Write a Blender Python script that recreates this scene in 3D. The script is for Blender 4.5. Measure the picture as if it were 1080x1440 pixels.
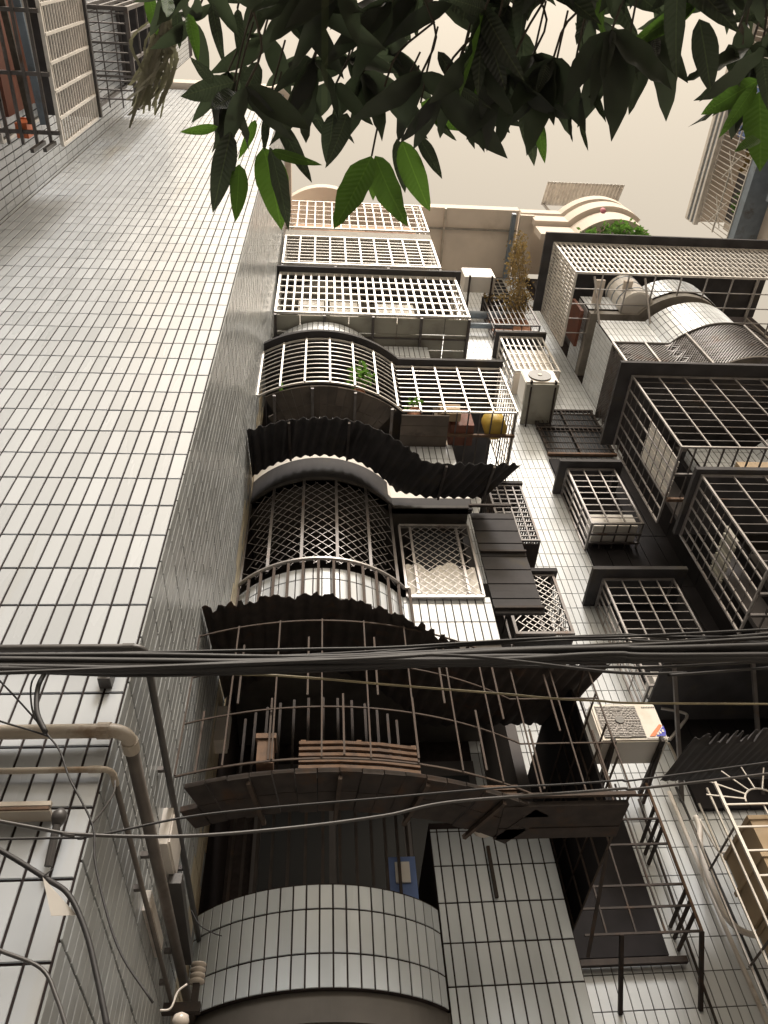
import bpy, bmesh, math, random
from mathutils import Vector, Matrix
random.seed(7)
for o in list(bpy.data.objects): bpy.data.objects.remove(o)
SC = bpy.context.scene
COL = SC.collection

# ------------------------------------------------------------------ camera
# world: X right along the facades, Y away from the camera, Z up; ground z = 0
F_PX, CX, CY, EYE = 1086.08, 540.0, 720.0, 1.55
def _cam_axes():
    z = Vector((458-CX, -88-CY, F_PX)).normalized()
    y = Vector((440-CX, 2190-CY, F_PX)); y = (y - z*y.dot(z)).normalized()
    x = y.cross(z)
    return x, y, z
AX, AY, AZ = _cam_axes()                       # world axes seen in camera space (x right, y down, z forward)
def cw(v): return Vector((AX.dot(v), AY.dot(v), AZ.dot(v)))
cam_d = bpy.data.cameras.new('camera'); cam = bpy.data.objects.new('camera', cam_d); COL.objects.link(cam)
r, u, b = cw(Vector((1,0,0))), cw(Vector((0,-1,0))), cw(Vector((0,0,-1)))
cam.matrix_world = Matrix(((r.x,u.x,b.x,0),(r.y,u.y,b.y,0),(r.z,u.z,b.z,EYE),(0,0,0,1)))
cam_d.sensor_fit = 'VERTICAL'; cam_d.sensor_height = 24; cam_d.lens = 24*F_PX/1440
cam_d.clip_start = 0.05; cam_d.clip_end = 5000
SC.camera = cam
SC.render.resolution_x, SC.render.resolution_y = 768, 1024

# ------------------------------------------------------------------ sky, sun, exposure
SUN = Vector((0.10, -0.56, 0.82)).normalized()  # towards the sun: high, behind the camera
W = bpy.data.worlds.new('World'); SC.world = W; W.use_nodes = True
nt = W.node_tree; bg = nt.nodes['Background']
sky = nt.nodes.new('ShaderNodeTexSky'); sky.sky_type = 'NISHITA'; sky.sun_disc = False
sky.sun_elevation = math.asin(SUN.z); sky.sun_rotation = math.atan2(SUN.x, SUN.y)
sky.air_density = 1.0; sky.dust_density = 5.0; sky.ozone_density = 1.0
hs = nt.nodes.new('ShaderNodeHueSaturation'); hs.inputs['Saturation'].default_value = 0.12
tint = nt.nodes.new('ShaderNodeMixRGB'); tint.blend_type = 'MULTIPLY'; tint.inputs[0].default_value = 1
tint.inputs[2].default_value = (1.0, 0.86, 0.665, 1)
nt.links.new(sky.outputs[0], hs.inputs['Color']); nt.links.new(hs.outputs[0], tint.inputs[1])
nt.links.new(tint.outputs[0], bg.inputs['Color']); bg.inputs['Strength'].default_value = 0.126
sd = bpy.data.lights.new('sun', 'SUN'); so = bpy.data.objects.new('sun', sd); COL.objects.link(so)
sd.energy = 1.3; sd.angle = math.radians(13); sd.color = (1.0, 0.96, 0.92)
so.rotation_euler = SUN.to_track_quat('Z', 'Y').to_euler(); so.location = (0, -10, 30)
SC.view_settings.view_transform = 'Standard'; SC.view_settings.look = 'None'
SC.view_settings.exposure = 0.98; SC.view_settings.gamma = 1.0; SC.view_settings.use_curve_mapping = False
SC.cycles.max_bounces = 6

# ------------------------------------------------------------------ helpers
def U(px, py, Y=None, X=None, Z=None):
    """point of the place seen at photo pixel (px, py), on the plane Y=, X= or Z="""
    d = cw(Vector((px-CX, py-CY, F_PX)))
    t = Y/d.y if Y is not None else X/d.x if X is not None else (Z-EYE)/d.z
    return d*t + Vector((0, 0, EYE))
def at_dist(px, py, dist):
    d = cw(Vector((px-CX, py-CY, F_PX))).normalized()
    return d*dist + Vector((0, 0, EYE))
def proj(p):
    p = Vector(p)-Vector((0,0,EYE)); c = AX*p.x + AY*p.y + AZ*p.z
    return (c.x/c.z*F_PX+CX, c.y/c.z*F_PX+CY) if c.z > .01 else (-9e9, -9e9)

MATS = {}
def mat(name, col, rough=.6, metal=0, var=.15, scale=6, bump=0, spec=.5, col2=None, mix2=(.55,.7), stretch=1, isl=0, coat=0):
    if name in MATS: return MATS[name]
    m = bpy.data.materials.new(name); m.use_nodes = True; n = m.node_tree.nodes; l = m.node_tree.links
    p = n['Principled BSDF']
    geo = n.new('ShaderNodeNewGeometry')
    mp = n.new('ShaderNodeMapping'); mp.inputs['Scale'].default_value = (1, 1, 1/stretch)
    l.new(geo.outputs['Position'], mp.inputs['Vector'])
    nz = n.new('ShaderNodeTexNoise'); nz.inputs['Scale'].default_value = scale; nz.inputs['Detail'].default_value = 6
    l.new(mp.outputs[0], nz.inputs['Vector'])
    rp = n.new('ShaderNodeMapRange'); rp.inputs[1].default_value = .3; rp.inputs[2].default_value = .7
    rp.inputs[3].default_value = 1-var; rp.inputs[4].default_value = 1+var
    l.new(nz.outputs[0], rp.inputs[0])
    val = rp.outputs[0]
    if isl:
        oi = n.new('ShaderNodeObjectInfo')
        ad = n.new('ShaderNodeMath'); ad.operation = 'ADD'; l.new(oi.outputs['Random'], ad.inputs[0]); l.new(geo.outputs['Random Per Island'], ad.inputs[1])
        fr = n.new('ShaderNodeMath'); fr.operation = 'FRACT'; l.new(ad.outputs[0], fr.inputs[0])
        r2 = n.new('ShaderNodeMapRange'); r2.inputs[3].default_value = 1-isl; r2.inputs[4].default_value = 1+isl*.4
        l.new(fr.outputs[0], r2.inputs[0])
        mu = n.new('ShaderNodeMath'); mu.operation = 'MULTIPLY'; l.new(val, mu.inputs[0]); l.new(r2.outputs[0], mu.inputs[1]); val = mu.outputs[0]
    vm = n.new('ShaderNodeVectorMath'); vm.operation = 'SCALE'; vm.inputs[0].default_value = col[:3]
    l.new(val, vm.inputs['Scale']); out = vm.outputs[0]
    if col2:
        n2 = n.new('ShaderNodeTexNoise'); n2.inputs['Scale'].default_value = scale*.45; n2.inputs['Detail'].default_value = 8; n2.inputs['Roughness'].default_value = .65
        l.new(mp.outputs[0], n2.inputs['Vector'])
        r3 = n.new('ShaderNodeMapRange'); r3.inputs[1].default_value = mix2[0]; r3.inputs[2].default_value = mix2[1]
        l.new(n2.outputs[0], r3.inputs[0])
        mx = n.new('ShaderNodeMixRGB'); l.new(r3.outputs[0], mx.inputs[0]); l.new(out, mx.inputs[1]); mx.inputs[2].default_value = (*col2, 1)
        out = mx.outputs[0]
    l.new(out, p.inputs['Base Color'])
    rr = n.new('ShaderNodeMapRange'); rr.inputs[3].default_value = max(.03, rough*.75); rr.inputs[4].default_value = min(1, rough*1.25)
    l.new(nz.outputs[0], rr.inputs[0]); l.new(rr.outputs[0], p.inputs['Roughness'])
    p.inputs['Metallic'].default_value = metal; p.inputs['Specular IOR Level'].default_value = spec
    if bump:
        bp = n.new('ShaderNodeBump'); bp.inputs['Strength'].default_value = bump; bp.inputs['Distance'].default_value = .01
        l.new(nz.outputs[0], bp.inputs['Height']); l.new(bp.outputs[0], p.inputs['Normal'])
    MATS[name] = m
    return m
TILE   = mat('glazed_tile', (.50,.535,.58), .27, spec=.35, var=.05, scale=3, bump=.10, isl=.13, col2=(.42,.40,.35), mix2=(.60,.82), stretch=6)
TILE_S = mat('stained_glazed_tile', (.53,.58,.63), .28, spec=.35, var=.07, scale=4, bump=.10, isl=.12, col2=(.34,.29,.22), mix2=(.62,.84), stretch=8)
TILE_R = mat('white_glazed_tile', (.66,.695,.73), .30, spec=.35, var=.06, scale=4, bump=.10, isl=.10, col2=(.42,.37,.29), mix2=(.64,.86), stretch=8)
TILE_B = mat('shaded_glazed_tile', (.40,.425,.44), .26, spec=.4, var=.08, scale=4, bump=.10, isl=.14, col2=(.28,.25,.20), mix2=(.60,.82), stretch=8)  # pale tile darkened: the side wall's shade is in its colour
TILE_Y = mat('rust_streaked_tile', (.52,.47,.36), .35, var=.2, scale=7, isl=.15, col2=(.30,.19,.08), mix2=(.5,.72), stretch=12)
GROUT  = mat('dark_grout', (.035,.028,.028), .95, var=.3, scale=20, spec=.1)
PLAST  = mat('cream_plaster', (.72,.64,.56), .85, var=.08, scale=2, col2=(.42,.36,.29), mix2=(.6,.85))
CONC   = mat('weathered_concrete', (.30,.28,.25), .9, var=.2, scale=5, bump=.3, col2=(.14,.13,.11))
SOFFIT   = mat('dark_soffit_paint', (.10,.092,.085), .9, var=.3, scale=3, col2=(.05,.045,.04))  # dark mottled tone for slab undersides and ceiling sheets
DARKW  = mat('shade_dark_wall', (.085,.078,.08), .9, var=.3, scale=3)  # shade of the rooms put into the wall colour
BLACKW = mat('black_board_and_shade', (.024,.022,.024), .9, var=.3, scale=4, spec=.15)  # black boards, and the shade painted into cages and recess
GLASS  = mat('dark_window_glass', (.02,.022,.026), .45, spec=.15, var=.2, scale=1)
ST_W   = mat('pale_steel', (.66,.63,.59), .38, .25, var=.15, scale=9, col2=(.36,.26,.18), mix2=(.66,.8))
ST_M   = mat('dull_steel', (.31,.29,.285), .4, .35, var=.2, scale=9, col2=(.2,.15,.12), mix2=(.6,.75))
ST_G   = mat('grey_steel', (.40,.38,.37), .42, .4, var=.2, scale=9, col2=(.16,.11,.08), mix2=(.58,.75))
ST_D   = mat('dark_steel', (.12,.11,.108), .5, .4, var=.25, scale=9, col2=(.09,.05,.03), mix2=(.55,.7))
RUST   = mat('rusted_steel', (.14,.085,.055), .8, .1, var=.35, scale=18, bump=.2, col2=(.075,.05,.04))
RUSTB  = mat('dull_rusted_bar', (.072,.052,.042), .8, .1, var=.35, scale=18, col2=(.06,.045,.04))
RUSTD  = mat('dark_rust', (.045,.036,.033), .85, .1, var=.4, scale=12, bump=.2, col2=(.075,.042,.026))
SHEET  = mat('dark_awning_sheet', (.062,.060,.064), .8, 0, spec=.2, var=.3, scale=4, bump=.1, col2=(.085,.075,.06))
SHEETG = mat('grey_green_panel', (.36,.35,.30), .7, 0, var=.12, scale=3, col2=(.22,.21,.175))
PLANK  = mat('brown_board', (.11,.09,.076), .75, 0, var=.25, scale=6, isl=.25, col2=(.06,.05,.045), stretch=.2)
PVCW   = mat('white_pvc', (.66,.62,.58), .4, var=.1, scale=8, col2=(.4,.34,.28))
PVCB   = mat('beige_pvc', (.46,.41,.35), .45, var=.12, scale=9, col2=(.22,.15,.09), mix2=(.56,.72))
PVCD   = mat('shaded_grimy_pipe', (.13,.115,.105), .55, var=.25, scale=8, col2=(.07,.055,.045))  # grime and shade of the side runs, both put into the colour
PVCK   = mat('dark_pipe', (.07,.066,.066), .45, var=.2, scale=8)
PVCU   = mat('blue_grey_pipe', (.20,.25,.31), .45, var=.15, scale=6, col2=(.12,.12,.12))
RUB    = mat('black_cable_sheath', (.026,.025,.027), .6, var=.3, scale=14)
RUBY   = mat('yellowed_cable_sheath', (.28,.24,.15), .6, var=.3, scale=9)
ACW    = mat('ac_enamel', (.68,.64,.58), .35, var=.06, scale=4, col2=(.5,.43,.34), mix2=(.6,.8))
ACD    = mat('ac_grille_grey', (.16,.155,.15), .5, var=.2, scale=10)
CLOTH  = mat('white_cloth', (.74,.71,.67), .9, var=.08, scale=5)
CARD   = mat('cardboard', (.42,.32,.21), .85, var=.15, scale=5)
REDB   = mat('brick_red_paint', (.19,.075,.05), .75, var=.2, scale=6)
TERRA  = mat('terracotta', (.34,.15,.08), .8, var=.2, scale=9)
ORNG   = mat('pale_orange_plaster', (.58,.36,.24), .85, var=.1, scale=4)
BLUE   = mat('blue_cloth', (.16,.24,.50), .85, var=.2, scale=6)
LOGO_R = mat('orange_red_print', (.75,.20,.08), .5, var=.03)
LOGO_B = mat('blue_print', (.05,.06,.45), .5, var=.03)
YEL    = mat('yellow_plastic', (.55,.38,.07), .5, var=.15, scale=8)
TEAL   = mat('teal_plastic', (.02,.06,.065), .6, var=.2, scale=8)
PINK   = mat('pink_petal', (.62,.22,.28), .7, var=.2, scale=20)
PORC   = mat('porcelain', (.60,.54,.48), .25, var=.08)
GROUND = mat('alley_concrete', (.27,.255,.235), .9, var=.25, scale=2, bump=.2)

def leaf_mat(name, c1, c2, trans, fac):
    m = bpy.data.materials.new(name); m.use_nodes = True; n = m.node_tree.nodes; l = m.node_tree.links
    p = n['Principled BSDF']; p.inputs['Roughness'].default_value = .6
    oi = n.new('ShaderNodeObjectInfo'); geo = n.new('ShaderNodeNewGeometry')
    ad = n.new('ShaderNodeMath'); ad.operation = 'ADD'; l.new(oi.outputs['Random'], ad.inputs[0]); l.new(geo.outputs['Random Per Island'], ad.inputs[1])
    fr = n.new('ShaderNodeMath'); fr.operation = 'FRACT'; l.new(ad.outputs[0], fr.inputs[0])
    nz = n.new('ShaderNodeTexNoise'); nz.inputs['Scale'].default_value = 40
    a2 = n.new('ShaderNodeMath'); a2.operation = 'MULTIPLY_ADD'; l.new(nz.outputs[0], a2.inputs[0]); a2.inputs[1].default_value = .35; l.new(fr.outputs[0], a2.inputs[2])
    mx = n.new('ShaderNodeMixRGB'); l.new(a2.outputs[0], mx.inputs[0]); mx.inputs[1].default_value = (*c1,1); mx.inputs[2].default_value = (*c2,1)
    tc = n.new('ShaderNodeTexCoord'); sx = n.new('ShaderNodeSeparateXYZ'); l.new(tc.outputs['Object'], sx.inputs[0])
    ab = n.new('ShaderNodeMath'); ab.operation = 'ABSOLUTE'; l.new(sx.outputs[0], ab.inputs[0])
    lt = n.new('ShaderNodeMath'); lt.operation = 'LESS_THAN'; l.new(ab.outputs[0], lt.inputs[0]); lt.inputs[1].default_value = .007
    vn = n.new('ShaderNodeMath'); vn.operation = 'MULTIPLY_ADD'; l.new(ab.outputs[0], vn.inputs[0]); vn.inputs[1].default_value = -.9; l.new(sx.outputs[1], vn.inputs[2])
    v2 = n.new('ShaderNodeMath'); v2.operation = 'MULTIPLY'; l.new(vn.outputs[0], v2.inputs[0]); v2.inputs[1].default_value = 95
    v3 = n.new('ShaderNodeMath'); v3.operation = 'SINE'; l.new(v2.outputs[0], v3.inputs[0])
    bp = n.new('ShaderNodeBump'); bp.inputs['Strength'].default_value = .35; bp.inputs['Distance'].default_value = .004; l.new(v3.outputs[0], bp.inputs['Height']); l.new(bp.outputs[0], p.inputs['Normal'])
    m2 = n.new('ShaderNodeMixRGB'); l.new(lt.outputs[0], m2.inputs[0]); l.new(mx.outputs[0], m2.inputs[1]); m2.inputs[2].default_value = (c2[0]*2, c2[1]*2, c2[2]*1.6, 1)
    l.new(m2.outputs[0], p.inputs['Base Color'])
    tr = n.new('ShaderNodeBsdfTranslucent'); tr.inputs[0].default_value = (*trans,1)
    ms = n.new('ShaderNodeMixShader'); ms.inputs[0].default_value = fac
    l.new(p.outputs[0], ms.inputs[1]); l.new(tr.outputs[0], ms.inputs[2]); l.new(ms.outputs[0], n['Material Output'].inputs[0])
    MATS[name] = m; return m
LEAF  = leaf_mat('mango_leaf', (.05,.05,.054), (.06,.072,.05), (.06,.085,.045), .35)
LEAFG = leaf_mat('young_mango_leaf', (.055,.085,.03), (.075,.125,.035), (.12,.25,.035), .5)
PLANT = leaf_mat('potted_leaf', (.05,.12,.025), (.12,.24,.05), (.14,.3,.05), .4)
VINE  = leaf_mat('dry_vine_leaf', (.16,.13,.05), (.36,.24,.10), (.3,.22,.08), .3)
DRYF  = leaf_mat('dry_palm_strand', (.13,.13,.09), (.26,.25,.19), (.2,.2,.12), .25)
BARK  = mat('mango_bark', (.09,.075,.06), .9, var=.3, scale=20, bump=.5)

class MB:
    def __init__(s): s.v = []; s.f = []
    def quad(s, a, b_, c, d): i = len(s.v); s.v += [tuple(a), tuple(b_), tuple(c), tuple(d)]; s.f.append((i,i+1,i+2,i+3)); return s
    def poly(s, pts): i = len(s.v); s.v += [tuple(p) for p in pts]; s.f.append(tuple(range(i, i+len(pts)))); return s
    def box(s, x0, x1, y0, y1, z0, z1):
        i = len(s.v)
        s.v += [(x0,y0,z0),(x1,y0,z0),(x1,y1,z0),(x0,y1,z0),(x0,y0,z1),(x1,y0,z1),(x1,y1,z1),(x0,y1,z1)]
        s.f += [(i,i+3,i+2,i+1),(i+4,i+5,i+6,i+7),(i,i+1,i+5,i+4),(i+1,i+2,i+6,i+5),(i+2,i+3,i+7,i+6),(i+3,i,i+4,i+7)]; return s
    def prism(s, plan, z0, z1):                      # plan: list of (x, y), extruded upwards
        n = len(plan); i = len(s.v)
        s.v += [(x,y,z0) for x,y in plan]+[(x,y,z1) for x,y in plan]
        s.f += [tuple(range(i+n-1, i-1, -1)), tuple(range(i+n, i+2*n))]
        s.f += [(i+k, i+(k+1)%n, i+n+(k+1)%n, i+n+k) for k in range(n)]; return s
    def tube(s, pts, r, n=8, cap=True):
        pts = [Vector(p) for p in pts]; rs = r if isinstance(r, (list,tuple)) else [r]*len(pts)
        i0 = len(s.v); up = None
        for k, p in enumerate(pts):
            d = (pts[min(k+1,len(pts)-1)]-pts[max(k-1,0)]).normalized()
            if up is None: up = Vector((0,0,1)) if abs(d.z) < .9 else Vector((1,0,0))
            a = d.cross(up).normalized(); up = a.cross(d).normalized()
            for j in range(n):
                t = 2*math.pi*j/n + math.pi/n; q = p + (a*math.cos(t)+up*math.sin(t))*rs[k]; s.v.append(tuple(q))
        for k in range(len(pts)-1):
            for j in range(n):
                A = i0+k*n+j; B_ = i0+k*n+(j+1)%n; s.f.append((A, B_, B_+n, A+n))
        if cap: s.f.append(tuple(range(i0+n-1, i0-1, -1))); s.f.append(tuple(range(i0+(len(pts)-1)*n, i0+len(pts)*n)))
        return s
    def bar(s, p0, p1, w, h=None):
        p0, p1 = Vector(p0), Vector(p1); h = h or w; d = (p1-p0).normalized()
        up = Vector((0,0,1)) if abs(d.z) < .9 else Vector((0,1,0))
        a = d.cross(up).normalized(); c = a.cross(d).normalized(); i = len(s.v)
        for p in (p0, p1):
            for sa, sb in ((-1,-1),(1,-1),(1,1),(-1,1)): s.v.append(tuple(p+a*(sa*w/2)+c*(sb*h/2)))
        s.f += [(i+3,i+2,i+1,i),(i+4,i+5,i+6,i+7)]+[(i+k,i+(k+1)%4,i+4+(k+1)%4,i+4+k) for k in range(4)]; return s
    def build(s, name, m, parent=None, kind=None, label=None, smooth=False, thick=0):
        me = bpy.data.meshes.new(name); me.from_pydata(s.v, [], s.f); me.update(); me.materials.append(m)
        if smooth:
            for p in me.polygons: p.use_smooth = True
        o = bpy.data.objects.new(name, me); link(o, parent)
        if kind: o['kind'] = kind
        if label: o['label'] = label
        if thick:
            md = o.modifiers.new('thickness', 'SOLIDIFY'); md.thickness = thick; md.offset = 0
        return o
def link(o, parent=None):
    COL.objects.link(o)
    if parent is not None:
        o.parent = parent
        root = parent
        t = Vector((0,0,0))
        while root is not None:
            if root.type == 'EMPTY': t = root.location.copy()
            root = root.parent
        if parent.type == 'EMPTY': o.matrix_parent_inverse = Matrix.Translation(-t)
        else: o.matrix_parent_inverse = parent.matrix_basis.inverted()
    return o
def thing(name, label, cat, loc=(0,0,0), group=None):
    o = bpy.data.objects.new(name, None); COL.objects.link(o); o.location = loc; o.empty_display_size = .1
    return tag(o, label, cat, group)
def tag(o, label, cat, group=None):
    o['label'] = label; o['category'] = cat
    if group: o['group'] = group
    return o
def structure(o): o['kind'] = 'structure'; return o
_unit = {}
def unit(m):
    if m.name not in _unit:
        me = bpy.data.meshes.new('bar_'+m.name); t = MB().box(-.5,.5,-.5,.5,-.5,.5); me.from_pydata(t.v, [], t.f); me.update(); me.materials.append(m); _unit[m.name] = me
    return _unit[m.name]
def bar(parent, name, m, p0, p1, w, h=None):
    p0, p1 = Vector(p0), Vector(p1); h = h or w; d = p1-p0; L = d.length; d.normalize()
    up = Vector((0,1,0)) if abs(d.y) < .9 else Vector((0,0,1))
    a = up.cross(d).normalized(); c = d.cross(a).normalized(); mid = (p0+p1)/2
    o = bpy.data.objects.new(name, unit(m))
    o.matrix_basis = Matrix(((a.x*w,c.x*h,d.x*L,mid.x),(a.y*w,c.y*h,d.y*L,mid.y),(a.z*w,c.z*h,d.z*L,mid.z),(0,0,0,1)))
    return link(o, parent)
def spline(pts, n=8):
    P = [Vector(p) for p in pts]; out = []
    P = [P[0]*2-P[1]]+P+[P[-1]*2-P[-2]]
    for i in range(1, len(P)-2):
        for k in range(n):
            t = k/n; a,b_,c,d = P[i-1],P[i],P[i+1],P[i+2]
            out.append(.5*((2*b_)+(c-a)*t+(2*a-5*b_+4*c-d)*t*t+(3*b_-a-3*c+d)*t**3))
    return out+[P[-2]]

# ------------------------------------------------------------------ tiles
PU, PV, JT, TH = .0715, .2255, .0088, .006
_tm = {}
def tile_geo(w, h):
    e = .002
    v = [(0,0,-.004),(w,0,-.004),(w,h,-.004),(0,h,-.004),(0,0,TH-e),(w,0,TH-e),(w,h,TH-e),(0,h,TH-e),(e,e,TH),(w-e,e,TH),(w-e,h-e,TH),(e,h-e,TH)]
    f = [(0,1,5,4),(1,2,6,5),(2,3,7,6),(3,0,4,7),(4,5,9,8),(5,6,10,9),(6,7,11,10),(7,4,8,11),(8,9,10,11)]
    return v, f
def tile_mesh(w, h, m):
    k = (round(w,4), round(h,4), m.name)
    if k not in _tm:
        v, f = tile_geo(w, h); me = bpy.data.meshes.new('tile'); me.from_pydata(v, [], f); me.update(); me.materials.append(m); _tm[k] = me
    return _tm[k]
def area_px(p):
    q = [proj(x) for x in p]
    if any(a < -40 or a > 1120 or b_ < -40 or b_ > 1480 for a, b_ in q): return 0
    return abs(sum(q[i][0]*q[(i+1)%4][1]-q[(i+1)%4][0]*q[i][1] for i in range(4)))/2
def tiles(parent, frames, m, n_obj=0, mfun=None):
    """frames: list of (origin, u dir, v dir, normal, width, height); the n_obj largest in view are objects, the rest one mesh"""
    lst = []
    for (o, du, dv, nn, w, h) in frames:
        o = Vector(o); a = area_px([o, o+du*w, o+du*w+dv*h, o+dv*h]) if n_obj else 0
        lst.append((a, o, du, dv, nn, w, h))
    lst.sort(key=lambda t: -t[0])
    rest = {}
    for i, (a, o, du, dv, nn, w, h) in enumerate(lst):
        mm = mfun(o) if mfun else m
        j = random.uniform(-.0007, .0007)
        tl = random.uniform(-.004,.004); tu = random.uniform(-.008,.008)
        n2 = (nn+dv*tl+du*tu).normalized(); d2 = (du-n2*du.dot(n2)).normalized(); e2 = n2.cross(d2)
        if e2.dot(dv) < 0: e2 = -e2
        o2 = o+nn*j
        if i < n_obj and a > 25:
            ob = bpy.data.objects.new('tile', tile_mesh(w, h, mm))
            ob.matrix_basis = Matrix(((d2.x,e2.x,n2.x,o2.x),(d2.y,e2.y,n2.y,o2.y),(d2.z,e2.z,n2.z,o2.z),(0,0,0,1)))
            link(ob, parent)
        else:
            t = rest.setdefault(mm.name, (MB(), mm))[0]; v, f = tile_geo(w, h); k = len(t.v)
            t.v += [tuple(o2+d2*x+e2*y+n2*z) for x, y, z in v]; t.f += [tuple(q+k for q in ff) for ff in f]
    for t, mm in rest.values(): t.build('tile_field', mm, parent, 'stuff')
def plane_frames(o, du, dv, nn, W_, H_, u0=0, v0=0, cull=None, JT=JT):
    out = []; du, dv, nn, o = Vector(du), Vector(dv), Vector(nn), Vector(o)
    v = v0
    while v < H_-.01:
        hh = min(PV, H_-v); uu = u0
        while uu < W_-.004:
            ww = min(PU, W_-uu)
            a = max(uu, 0); ww = uu+ww-a; b0 = max(v, 0); h2 = v+hh-b0
            if ww > JT+.006 and h2 > JT+.01:
                p = o+du*(a+JT/2)+dv*(b0+JT/2)
                if cull is None or cull(p): out.append((p, du, dv, nn, ww-JT, h2-JT))
            uu += PU
        v += PV
    return out

# ------------------------------------------------------------------ ground
g = structure(MB().box(-600,600,-600,600,-.3,0).build('ground', GROUND)); g['label'] = 'grey concrete alley ground'

# ------------------------------------------------------------------ left building
YA, XB, XL, YP, YS = 2.2, -.693, -2.84, 4.5, 5.6
LB = thing('apartment_building', 'pale glazed-tile building whose blank wall rises beside the curved balconies', 'building', (-1.8, 3.3, 0))
HA = 16.5
fw = MB().box(XL, XB, YA, 9, 0, HA).build('wall', GROUT, LB, label='blank wall of upright pale tiles with dark joints')
vis = lambda p: True
z0A = 1.55+1.158*YA-14*PV          # course line seen at y = 800
fr = plane_frames((XB, YA, z0A), (-1,0,0), (0,0,1), (0,-1,0), XB-XL, HA-z0A-.05)
tiles(fw, fr, TILE, 300)
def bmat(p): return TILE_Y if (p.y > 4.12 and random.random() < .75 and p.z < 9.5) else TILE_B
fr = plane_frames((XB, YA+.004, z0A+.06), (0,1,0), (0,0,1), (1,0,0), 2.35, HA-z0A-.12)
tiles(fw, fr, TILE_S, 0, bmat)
MB().box(XL-.1, XB+.1, YA-.1, 9, HA+.002, HA+.35).build('parapet', PLAST, LB)
lw = MB().box(XL-3, XL, .3, YA-.003, 0, 21).build('wing_wall', GROUT, LB)
tiles(lw, plane_frames((XL, .3, 6), (0,1,0), (0,0,1), (1,0,0), YA-.3-.01, 14.5), TILE, 60)
MB().box(-2.3, -1.5, 4.2, 5.4, HA+.36, HA+2.3).build('roof_room', ORNG, LB)

# ------------------------------------------------------------------ main building: two mirrored balcony stacks and the recess between them
XM = 5.66                                        # x -> XM - x mirrors the left stack into the right one
CB = thing('apartment_building', 'apartment block with stacked curved balconies behind grilles and cages', 'building', (2.8, 6, 0))
ZR = 17.5
bw = MB().box(XB+.004, 8.5, YS, YS+3, 0, ZR).build('recess_wall', GROUT, CB, label='pale tiled wall of the narrow recess between balcony stacks')
tiles(bw, plane_frames((1.3, YS, 2.9), (1,0,0), (0,0,1), (0,-1,0), 2.9, ZR-2.95, JT=.006), TILE_R, 150)
def arc(d, x):                                   # plan of a balcony front pushed out by d
    R_ = .9+d; t = R_*R_-x*x
    return min(YP-d, 5.07-math.sqrt(t)) if t > 0 else YP-d
def plan(d, xr=1.46, step=.05, xl=XB+.01, mir=False):
    pts = []; x = xl
    # arc part until it meets the flat front
    while x < 1.6:
        y = arc(d, x)
        if x > .3 and y >= YP-d-1e-6: break
        pts.append((x, y)); x += step
    xi = math.sqrt(max(0, (.9+d)**2-(.57+d)**2))
    while pts and pts[-1][0] > xi-.01: pts.pop()
    pts.append((xi, YP-d)); n = max(2, int((xr-xi)/.1))
    pts += [(xi+(xr-xi)*k/n, YP-d) for k in range(1, n+1)]
    return [(XM-a, b_) for a, b_ in pts] if mir else pts
def resample(path, n):
    L = [0]
    for a, b_ in zip(path, path[1:]): L.append(L[-1]+math.dist(a, b_))
    out = []; k = 0
    for i in range(n+1):
        s = L[-1]*i/n
        while k < len(L)-2 and L[k+1] < s: k += 1
        t = (s-L[k])/max(1e-9, L[k+1]-L[k]); a, b_ = path[k], path[k+1]
        out.append(tuple(a[j]+(b_[j]-a[j])*t for j in range(len(a))))
    return out
def plen(path): return sum(math.dist(a, b_) for a, b_ in zip(path, path[1:]))
FL = [3.75, 6.40, 8.90, 11.48, 13.6, 15.5]       # parapet tops
def ribbon(path, z0, z1, t, mir=False):          # a wall standing along a plan path, thickness t inwards
    m = MB(); n = len(path); inner = []
    for k, (x, y) in enumerate(path):
        a = path[max(k-1,0)]; c = path[min(k+1,n-1)]; tx, ty = c[0]-a[0], c[1]-a[1]; L = math.hypot(tx, ty)
        nx, ny = -ty/L, tx/L
        if mir: nx, ny = -nx, -ny
        inner.append((x+nx*t, y+ny*t))
    m.prism(list(path)+inner[::-1], z0, z1); return m
def path_tiles(path, z0, z1, v0=0, mir=False):
    out = []; n = max(1, round(plen(path)/PU)); P = resample(path, n)
    for a, c in zip(P, P[1:]):
        a, c = Vector((*a,0)), Vector((*c,0)); du = (c-a); w = du.length; du.normalize()
        nn = Vector((du.y, -du.x, 0))
        if nn.y > 0: nn = -nn
        v = z0-v0
        while v < z1-.01:
            lo = max(v, z0); hi = min(v+PV, z1)
            if hi-lo > .03: out.append((Vector((a.x,a.y,lo+JT/2))+du*(JT/2), du, Vector((0,0,1)), nn, w-JT, hi-lo-JT))
            v += PV
    return out
def inner_poly(path):                             # floor plan of a balcony back to the recess wall
    return list(path)+[(path[-1][0], YS-.005), (path[0][0], YS-.005)]
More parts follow.
